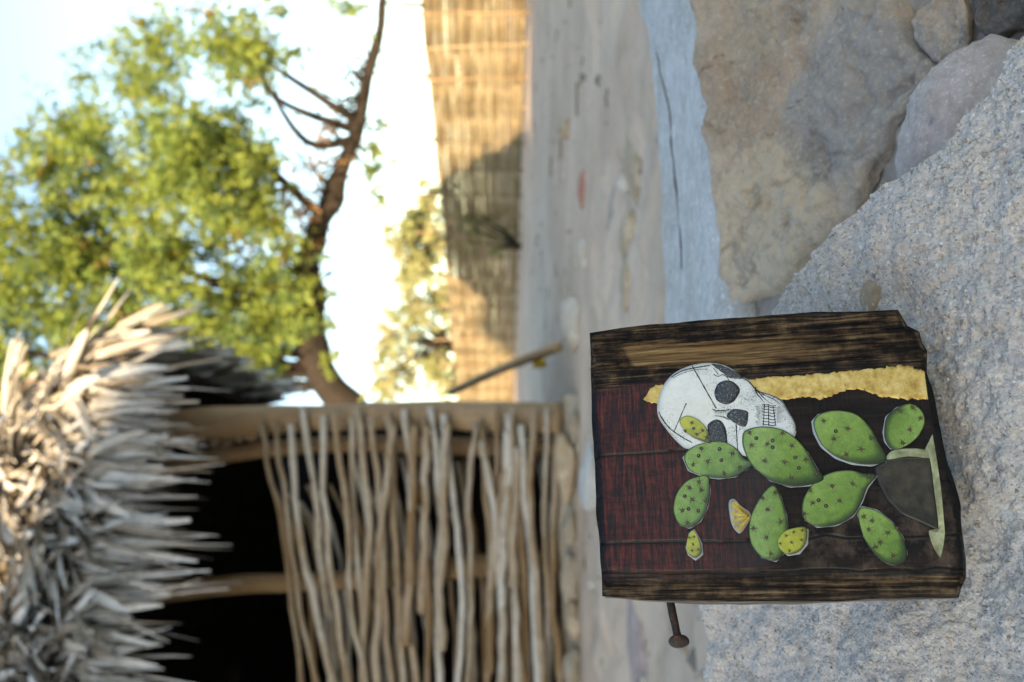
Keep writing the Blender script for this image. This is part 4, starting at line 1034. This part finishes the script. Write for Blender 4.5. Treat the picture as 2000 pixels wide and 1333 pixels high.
for r in range(rows):
    z = 0.05 + (FH - 0.05) * r / (rows - 1)
    s = s0 - RS3.uniform(0, 2)
    while s < s1:
        Lr_ = RS3.uniform(4.2, 6.6); npt = int(Lr_ / 0.155) + 1
        ss_ = np.linspace(s, s + Lr_, npt)
        wob = 0.026 * np.cos(math.pi * ss_ / step + math.pi * (r % 2))
        ztop = 0.012 * np.sin(ss_ * 0.9 + 1) * (r / rows) + 0.012 * np.sin(ss_ * 2.3) * (r / rows)
        zz = z + ztop + 0.010 * noise(np.c_[ss_ * 0.8, np.full(npt, r * 3.7), np.full(npt, s)], r)
        pts = FA + np.outer(ss_, fd) + np.outer(wob, fn); pts[:, 2] = zz
        obj('rod', *tube(pts, RS3.uniform(0.0105, 0.0155), 5), MAT['reed'], fence); cnt += 1
        s += Lr_ - 0.25
print('rods', cnt)

# ------------------------------------------------------------------ trees
def leaves(name, centers, radii, counts, colfn, size, parent, seed, flat=0.8):
    rr = np.random.RandomState(seed); Vs, Cs = [], []
    for c, r, n in zip(centers, radii, counts):
        # feathery sprays: leaflets set along short drooping twigs
        nt2 = max(1, n // 14)
        for t in range(nt2):
            p = c + rr.normal(0, 1, 3) * r * np.array([1, 1, flat]) * 0.62
            d = rr.normal(0, 1, 3); d[2] -= 0.3; d /= np.linalg.norm(d); L = r * rr.uniform(0.35, 0.8)
            tone = colfn(rr, p)
            tt_ = rr.rand(14)
            pos = p + np.outer(tt_ * L, d) + rr.normal(0, 0.8 * size, (14, 3))
            a = rr.normal(0, 1, (14, 3)); a /= np.linalg.norm(a, axis=1, keepdims=True)
            b = np.cross(a, rr.normal(0, 1, (14, 3))); b /= np.linalg.norm(b, axis=1, keepdims=True)
            s = size * rr.uniform(0.6, 1.4, (14, 1))
            q4 = np.stack([pos - a * s, pos - b * s * 0.42, pos + a * s, pos + b * s * 0.42], 1)
            Vs.append(q4.reshape(-1, 3)); Cs.append(np.repeat(tone * rr.uniform(0.8, 1.2, (14, 1)), 4, 0))
    V = np.vstack(Vs); n = len(V) // 4
    return obj(name, V, [(4 * i, 4 * i + 1, 4 * i + 2, 4 * i + 3) for i in range(n)], MAT['leaf'], parent, cols=np.vstack(Cs), smooth=False)
TD = 24.0; TK = TD / 9.2        # beyond the fence
tree = empty('leaning_tree', P(400, 1001, TD) * np.array([1, 1, 0]))
tag(tree, 'leaning dark-trunked tree with bright feathery yellow-green crown beyond the hut and fence', 'tree')
tp = [(400, 1003, 30), (425, 900, 29), (468, 790, 28), (520, 712, 27), (565, 660, 26), (618, 622, 25), (685, 602, 26), (750, 606, 25), (810, 602, 24), (870, 618, 21), (933, 642, 18), (1010, 672, 15), (1083, 700, 13), (1180, 718, 11),
      (1273, 743, 9.5), (1360, 752, 8.5), (1480, 790, 7), (1600, 850, 5)]
tpp = smooth_path(tp, 90); yy_ = TD + TK * (0.2 * np.sin(np.linspace(0, 6, 90)) + np.linspace(0, 0.4, 90))
tw = np.array([P(u, v, y) for (u, v, _), y in zip(tpp, yy_)])
obj('trunk', *tube(tw, tpp[:, 2] * 1.15 / FPX * TD, 14, 0.34, 4), MAT['bark'], tree)
crown_poly = [(500, -350), (760, -420), (950, -300), (1020, -80), (1040, 60), (1090, 150), (1190, 185), (1250, 290), (1278, 400), (1268, 490), (1180, 545), (1060, 575), (960, 575), (880, 560), (760, 590), (640, 590), (560, 560), (520, 300)]
RT_ = np.random.RandomState(33)
cents, crad, ccnt = [], [], []
while len(cents) < 260:
    u, v = RT_.uniform(480, 1300), RT_.uniform(-420, 620)
    if not inside((u, v), crown_poly): continue
    if noise(np.array([[u / 95, v / 95, 2.0]]), 4)[0] < -0.42: continue
    cents.append(P(u, v, TD + TK * RT_.normal(0.3, 0.8))); crad.append(TK * RT_.uniform(0.17, 0.33)); ccnt.append(int(RT_.uniform(320, 800)))
for (u, v, r) in ((1315, 545, 22), (1290, 395, 24), (1190, 150, 26), (1240, 215, 22), (1020, 45, 30), (1060, 35, 22), (1075, 120, 22), (1320, 665, 26), (1300, 700, 20), (1040, 735, 24), (1000, 720, 20), (1085, 745, 18), (955, 735, 14), (700, 640, 22), (620, 640, 16), (1285, 480, 30), (1225, 575, 22)):
    cents.append(P(u, v, TD + TK * RT_.normal(0.2, 0.3))); crad.append(r / FPX * TD * 1.3); ccnt.append(int(r * 9))
def tone_main(rr, p):
    k = rr.rand()
    if k < 0.02: return np.array([0.22, 0.15, 0.05])
    if k < 0.50: return np.array([0.19, 0.24, 0.055])
    if k < 0.85: return np.array([0.14, 0.205, 0.055])
    return np.array([0.07, 0.125, 0.055])
leaves('crown', cents, crad, ccnt, tone_main, 0.028 * TK, tree, 3)
br, tgt = [], list(RT_.permutation(205)[:44])
for i in tgt[:14]:
    c = cents[i]; j = int(np.argmin(np.linalg.norm(tw[28:78] - c, axis=1))) + 22; a = tw[j]; mid = (a + c) / 2 + TK * RT_.normal(0, 0.15, 3)
    pp = smooth_path([a, mid, c], 14); obj('limb', *tube(pp, TK * np.linspace(0.05, 0.011, 14), 7, 0.1, int(i)), MAT['bark'], tree)
for i in tgt[14:]:
    c = cents[i]; j = int(np.argmin(np.linalg.norm(tw[28:84] - c, axis=1))) + 24; a = tw[j]; mid = (a + c) / 2 + TK * RT_.normal(0, 0.2, 3)
    br.append(tube(smooth_path([a, mid, c], 9), TK * np.linspace(0.018, 0.004, 9), 5))
for k in range(150):                                 # dead tangle along the trunk
    j = RT_.randint(34, 66); a = tw[j]; e = a + TK * np.array([RT_.normal(0, 0.25), RT_.normal(-0.1, 0.15), RT_.normal(0.14, 0.18)])
    br.append(tube(smooth_path([a, (a + e) / 2 + TK * RT_.normal(0, 0.06, 3), e], 7), TK * np.linspace(0.016, 0.004, 7), 5))
br.append(tube(np.array([P(u, v, TD) for u, v in ((985, 655), (985, 690), (1010, 740), (1000, 780))]), TK * np.array([0.02, 0.014, 0.008, 0.004]), 5))
o = obj('twigs', *joinm(br), MAT['bark'], tree); tag(o, kind='stuff')
def tone_dead(rr, p): return np.array([0.20, 0.115, 0.055]) * rr.uniform(0.6, 1.2)
leaves('dead_leaves', [P(u, v, TD - 0.2 * TK) for u, v in ((860, 585), (900, 575), (930, 600), (1050, 635), (1070, 640), (1010, 600), (950, 570))], [0.16 * TK] * 7, [120] * 7, tone_dead, 0.024 * TK, tree, 8)

def far_tree(name, label, base_u, dist, h_top_v, blobs, seed, tones):
    b = P(base_u, 970, dist); b[2] = 0
    t = empty(name, b); tag(t, label, 'tree', 'pale trees beyond the fence')
    rr = np.random.RandomState(seed)
    cs = [P(u, v, dist + rr.normal(0, 0.5)) for u, v, r in blobs]
    top = np.mean(cs, 0)
    obj('trunk', *tube(smooth_path([b, (b + top) / 2 + rr.normal(0, 0.15, 3), top], 12), np.linspace(0.14, 0.05, 12), 8, 0.15, seed), MAT['bark'], t)
    bb = [tube(smooth_path([b + (top - b) * rr.uniform(0.5, 0.95), (top + c) / 2 + rr.normal(0, 0.1, 3), c], 8), np.linspace(0.028, 0.008, 8), 5) for c in cs]
    obj('branches', *joinm(bb), MAT['bark'], t)
    leaves('crown', cs, [r / FPX * dist for u, v, r in blobs], [int(r * 10) for u, v, r in blobs], lambda q, p: np.array(tones[q.randint(len(tones))]), 0.06, t, seed)
pale = [(0.32, 0.33, 0.17), (0.38, 0.37, 0.23), (0.26, 0.29, 0.13)]
rb = np.random.RandomState(3)
far_tree('pale_tree', 'pale airy sunlit tree rising behind the middle of the fence', 860, 20.0, 770, [(rb.uniform(770, 950), rb.uniform(770, 870), rb.uniform(16, 34)) for k in range(22)], 12, pale)
far_tree('pale_tree', 'wider washed-out tree behind the fence beside the hut corner', 640, 23.0, 740, [(rb.uniform(560, 790), rb.uniform(735, 890), rb.uniform(16, 36)) for k in range(34)], 14, pale + [(0.30, 0.28, 0.17)])
# a low shrub in front of the fence
sb = Pz(850, 1018, 0); sh_ = empty('dry_shrub', sb); tag(sh_, 'small olive shrub growing up against the middle of the fence', 'shrub')
cs = [P(u, v, sb[1]) for u, v in ((905, 905), (880, 925), (860, 950), (900, 950), (840, 970), (930, 880), (955, 862), (880, 985), (860, 905))]
obj('stems', *joinm([tube(smooth_path([sb, (sb + c) / 2 + RT_.normal(0, 0.05, 3), c], 8), np.linspace(0.02, 0.006, 8), 5) for c in cs]), MAT['bark'], sh_)
leaves('foliage', cs, [0.16] * len(cs), [70] * len(cs), lambda q, p: np.array([(0.13, 0.17, 0.05), (0.17, 0.17, 0.07), (0.10, 0.14, 0.04)][q.randint(3)]), 0.03, sh_, 9)

# ------------------------------------------------------------------ loose things on the sand
pa = Pz(655, 1092, 0.02); pb = P(566, 880, 6.9)
pole = obj('leaning_pole', *tube(smooth_path([pa, (pa + pb) / 2 + np.array([0.01, 0, 0.01]), pb], 16), np.linspace(0.030, 0.027, 16), 12, 0.05, 2), MAT['pole'], origin=pa)
tag(pole, 'bare brown wooden pole leaning from the sand against the hut corner', 'pole')
yb = P(625, 1052, 6.15)
m = m_plain('yellow_plastic', (0.55, 0.33, 0.02), 0.5, 0.15, 20)
Vy = []; 
for i in range(9):
    for j in range(9):
        a, c = (i / 8 - 0.5), (j / 8 - 0.5); Vy.append((yb[0] + a * 0.07, yb[1] - 0.01 + 0.02 * math.sin(a * 7 + c * 5), yb[2] + c * 0.085 + 0.012 * math.sin(a * 9)))
Vy = np.array(Vy); Vy2 = Vy + np.array([0, 0.003, 0])
Fy = grid_faces(9, 9); Fy = Fy + [tuple(i + 81 for i in reversed(f)) for f in grid_faces(9, 9)]
tag(obj('plastic_scrap', np.vstack([Vy, Vy2]), Fy, m, origin=base_of(Vy)), 'small yellow scrap caught on the leaning pole', 'scrap')
def gstone(name, label, cat, u, v, size, seed, mat, group=None, rough=0.22, ang=0.55, rot=0.0, sink=0.3):
    c = Pz(u, v, 0.0) + np.array([0, 0, size[2] * (1 - 2 * sink) * 0.5 + size[2] * 0.2])
    Vr, Fr = rock(c, size, seed, 4, rough, rot, ang)
    return tag(obj(name, Vr, Fr, MAT[mat], origin=base_of(Vr)), label, cat, group)
gstone('field_stone', 'pale cream angular stone at the foot of the leaning pole', 'stone', 700, 1128, (0.15, 0.12, 0.055), 3, 'st_pale', rot=0.4)
gstone('brick_fragment', 'dull red brick fragment lying on the sand', 'brick', 968, 1143, (0.085, 0.05, 0.022), 4, 'st_red', ang=0.8)
gstone('field_stone', 'small round brown stone on open sand before the fence', 'stone', 1078, 1112, (0.055, 0.05, 0.035), 6, 'st_tan')
gstone('field_stone', 'long pale sloping stone embedded just behind the coping', 'stone', 1035, 1246, (0.12, 0.09, 0.03), 9, 'st_tan', rot=0.3, sink=0.45)
gstone('field_stone', 'dull mauve flat stone in the sand left of the block, near the nail', 'stone', 95, 1262, (0.19, 0.07, 0.035), 11, 'st_purple', rot=0.1)
gstone('field_stone', 'white lump of stone peeping over the top edge of the block', 'stone', 400, 1170, (0.14, 0.08, 0.06), 13, 'cap', sink=0.4)
gstone('field_stone', 'knobbly pale stone between the brick fragment and the coping', 'stone', 838, 1150, (0.09, 0.07, 0.035), 15, 'st_pale', rot=1.0)
gstone('field_stone', 'tan stone tight against the coping, nearest the block', 'stone', 770, 1240, (0.085, 0.07, 0.03), 17, 'st_tan')
gstone('field_stone', 'rounded grey stone in the sand just above the block corner', 'stone', 735, 1210, (0.09, 0.06, 0.03), 19, 'mortar', sink=0.4)
gstone('field_stone', 'dark greenish stone behind the coping at the far right', 'stone', 1180, 1236, (0.035, 0.03, 0.02), 21, 'st_dark')
gstone('field_stone', 'wide pale stone ridge in the sand, left of the long sloping one', 'stone', 905, 1205, (0.17, 0.06, 0.022), 23, 'mortar', rot=-0.5, sink=0.45)
more_ = [(1245, 1205, .06, .045, .025, 'st_pale', 'small pale stone on the sand at the far right, behind the coping'), (1110, 1215, .10, .05, .022, 'mudbase', 'low sand-coloured stone behind the middle of the coping'),
         (960, 1195, .07, .05, .03, 'st_pale', 'pale lump of stone just nearer than the brick fragment'), (870, 1235, .11, .06, .03, 'st_tan', 'warm tan stone behind the coping, right of the block corner'), (800, 1185, .075, .05, .032, 'mudbase', 'dull sand-coloured stone nearer than the knobbly pale one'),
         (1000, 1105, .06, .04, .02, 'st_pale', 'little pale stone well behind the brick fragment'), (60, 1215, .07, .05, .025, 'st_pale', 'pale stone behind the mauve one, left of the block'), (110, 1330, .05, .035, .02, 'st_tan', 'tan stone close behind the boulder crest, below the nail'),
         (20, 1310, .06, .045, .025, 'mudbase', 'sand-coloured stone at the left end of the boulder crest')]
for k, (u, v, a_, b_2, c_, mt, lb) in enumerate(more_):
    gstone('field_stone', lb, 'stone', u, v, (a_, b_2, c_), 60 + k, mt, rot=0.7 * k, sink=0.42)
# countless pebbles
PV, PF = [], []
pv0, pf0 = icosphere(1)
RP = np.random.RandomState(9); k = 0; PC = []
while k < 1500:
    y = 1.5 + 9 * RP.rand() ** 1.8; x = RP.uniform(-0.42, 0.42) * y
    if y > 4.2 and x < -0.3: continue
    s = RP.uniform(0.003, 0.011) * (2.6 if (RP.rand() < 0.10 and y < 4.5) else 1)
    PV.append(pv0 * (s * RP.uniform(0.6, 1.3, 3)) + np.array([x, y, 0.012 * float(fbm(np.array([[x * 1.2, y * 1.2, 0]]), 4, 3)[0]) + s * 0.3]))
    PF += [tuple(i + len(pv0) * k for i in f) for f in pf0]; k += 1
    PC.append(np.tile([(0.40, 0.35, 0.29), (0.16, 0.14, 0.12), (0.50, 0.45, 0.38), (0.27, 0.21, 0.16), (0.34, 0.29, 0.23)][RP.randint(5)], (len(pv0), 1)))
tag(obj('pebbles', np.vstack(PV), PF, MAT['grain'], cols=np.vstack(PC)), 'tiny pebbles strewn over the sand', 'pebbles', kind='stuff')

RL = np.random.RandomState(17); lit = []
for k in range(110):
    y = 2.2 + 9 * RL.rand() ** 1.4; x = RL.uniform(-0.3, 0.42) * y
    if y > 4.2 and x < -0.2: continue
    a = RL.uniform(0, math.pi); L = RL.uniform(0.03, 0.16); r = RL.uniform(0.0015, 0.005)
    z = 0.012 * float(fbm(np.array([[x * 1.2, y * 1.2, 0]]), 4, 3)[0]) + r + 0.006
    e = np.array([math.cos(a), math.sin(a), 0]) * L
    lit.append(tube(np.array([(x, y, z) - e / 2, np.array((x, y, z)) + RL.normal(0, 0.006, 3), (x, y, z) + e / 2]), r, 5))
tag(obj('dry_litter', *joinm(lit), MAT['post']), 'scattered dark twigs lying on the sand', 'litter', kind='stuff')

# ------------------------------------------------------------------ unseen building added behind the photographer, roofline shaped to shade the yard
shade_house = empty('shade_house', (-4, -34, 0)); tag(shade_house, 'unseen plastered building added behind the viewpoint to shade the yard', 'shade_house')
def gable(y0, y1, xs, zs, z0):
    n = len(xs); V = [(x, y0, z) for x, z in zip(xs, zs)] + [(x, y1, z) for x, z in zip(xs, zs)] + [(xs[0], y0, z0), (xs[-1], y0, z0), (xs[0], y1, z0), (xs[-1], y1, z0)]
    F = [(i, i + 1, n + i + 1, n + i) for i in range(n - 1)] + [tuple(range(n)) + (2 * n + 1, 2 * n), tuple(range(2 * n - 1, n - 1, -1)) + (2 * n + 2, 2 * n + 3), (0, n, 2 * n + 2, 2 * n), (n - 1, 2 * n - 1, 2 * n + 3, 2 * n + 1)]
    return np.array(V, float), F
obj('wall', *gable(-38, -30.1, (-24.8, -14.7, -11.6, -10.4, 22), (6.6, 11.95, 10.45, 9.45, 9.43), -0.05), MAT['plaster'], shade_house, smooth=False)
obj('roof', *gable(-38.2, -30.0, (-25.2, -14.7, -11.6, -10.4, 22.3), (6.55, 12.1, 10.60, 9.60, 9.58), 6.5), MAT['mudbase'], shade_house, smooth=False)
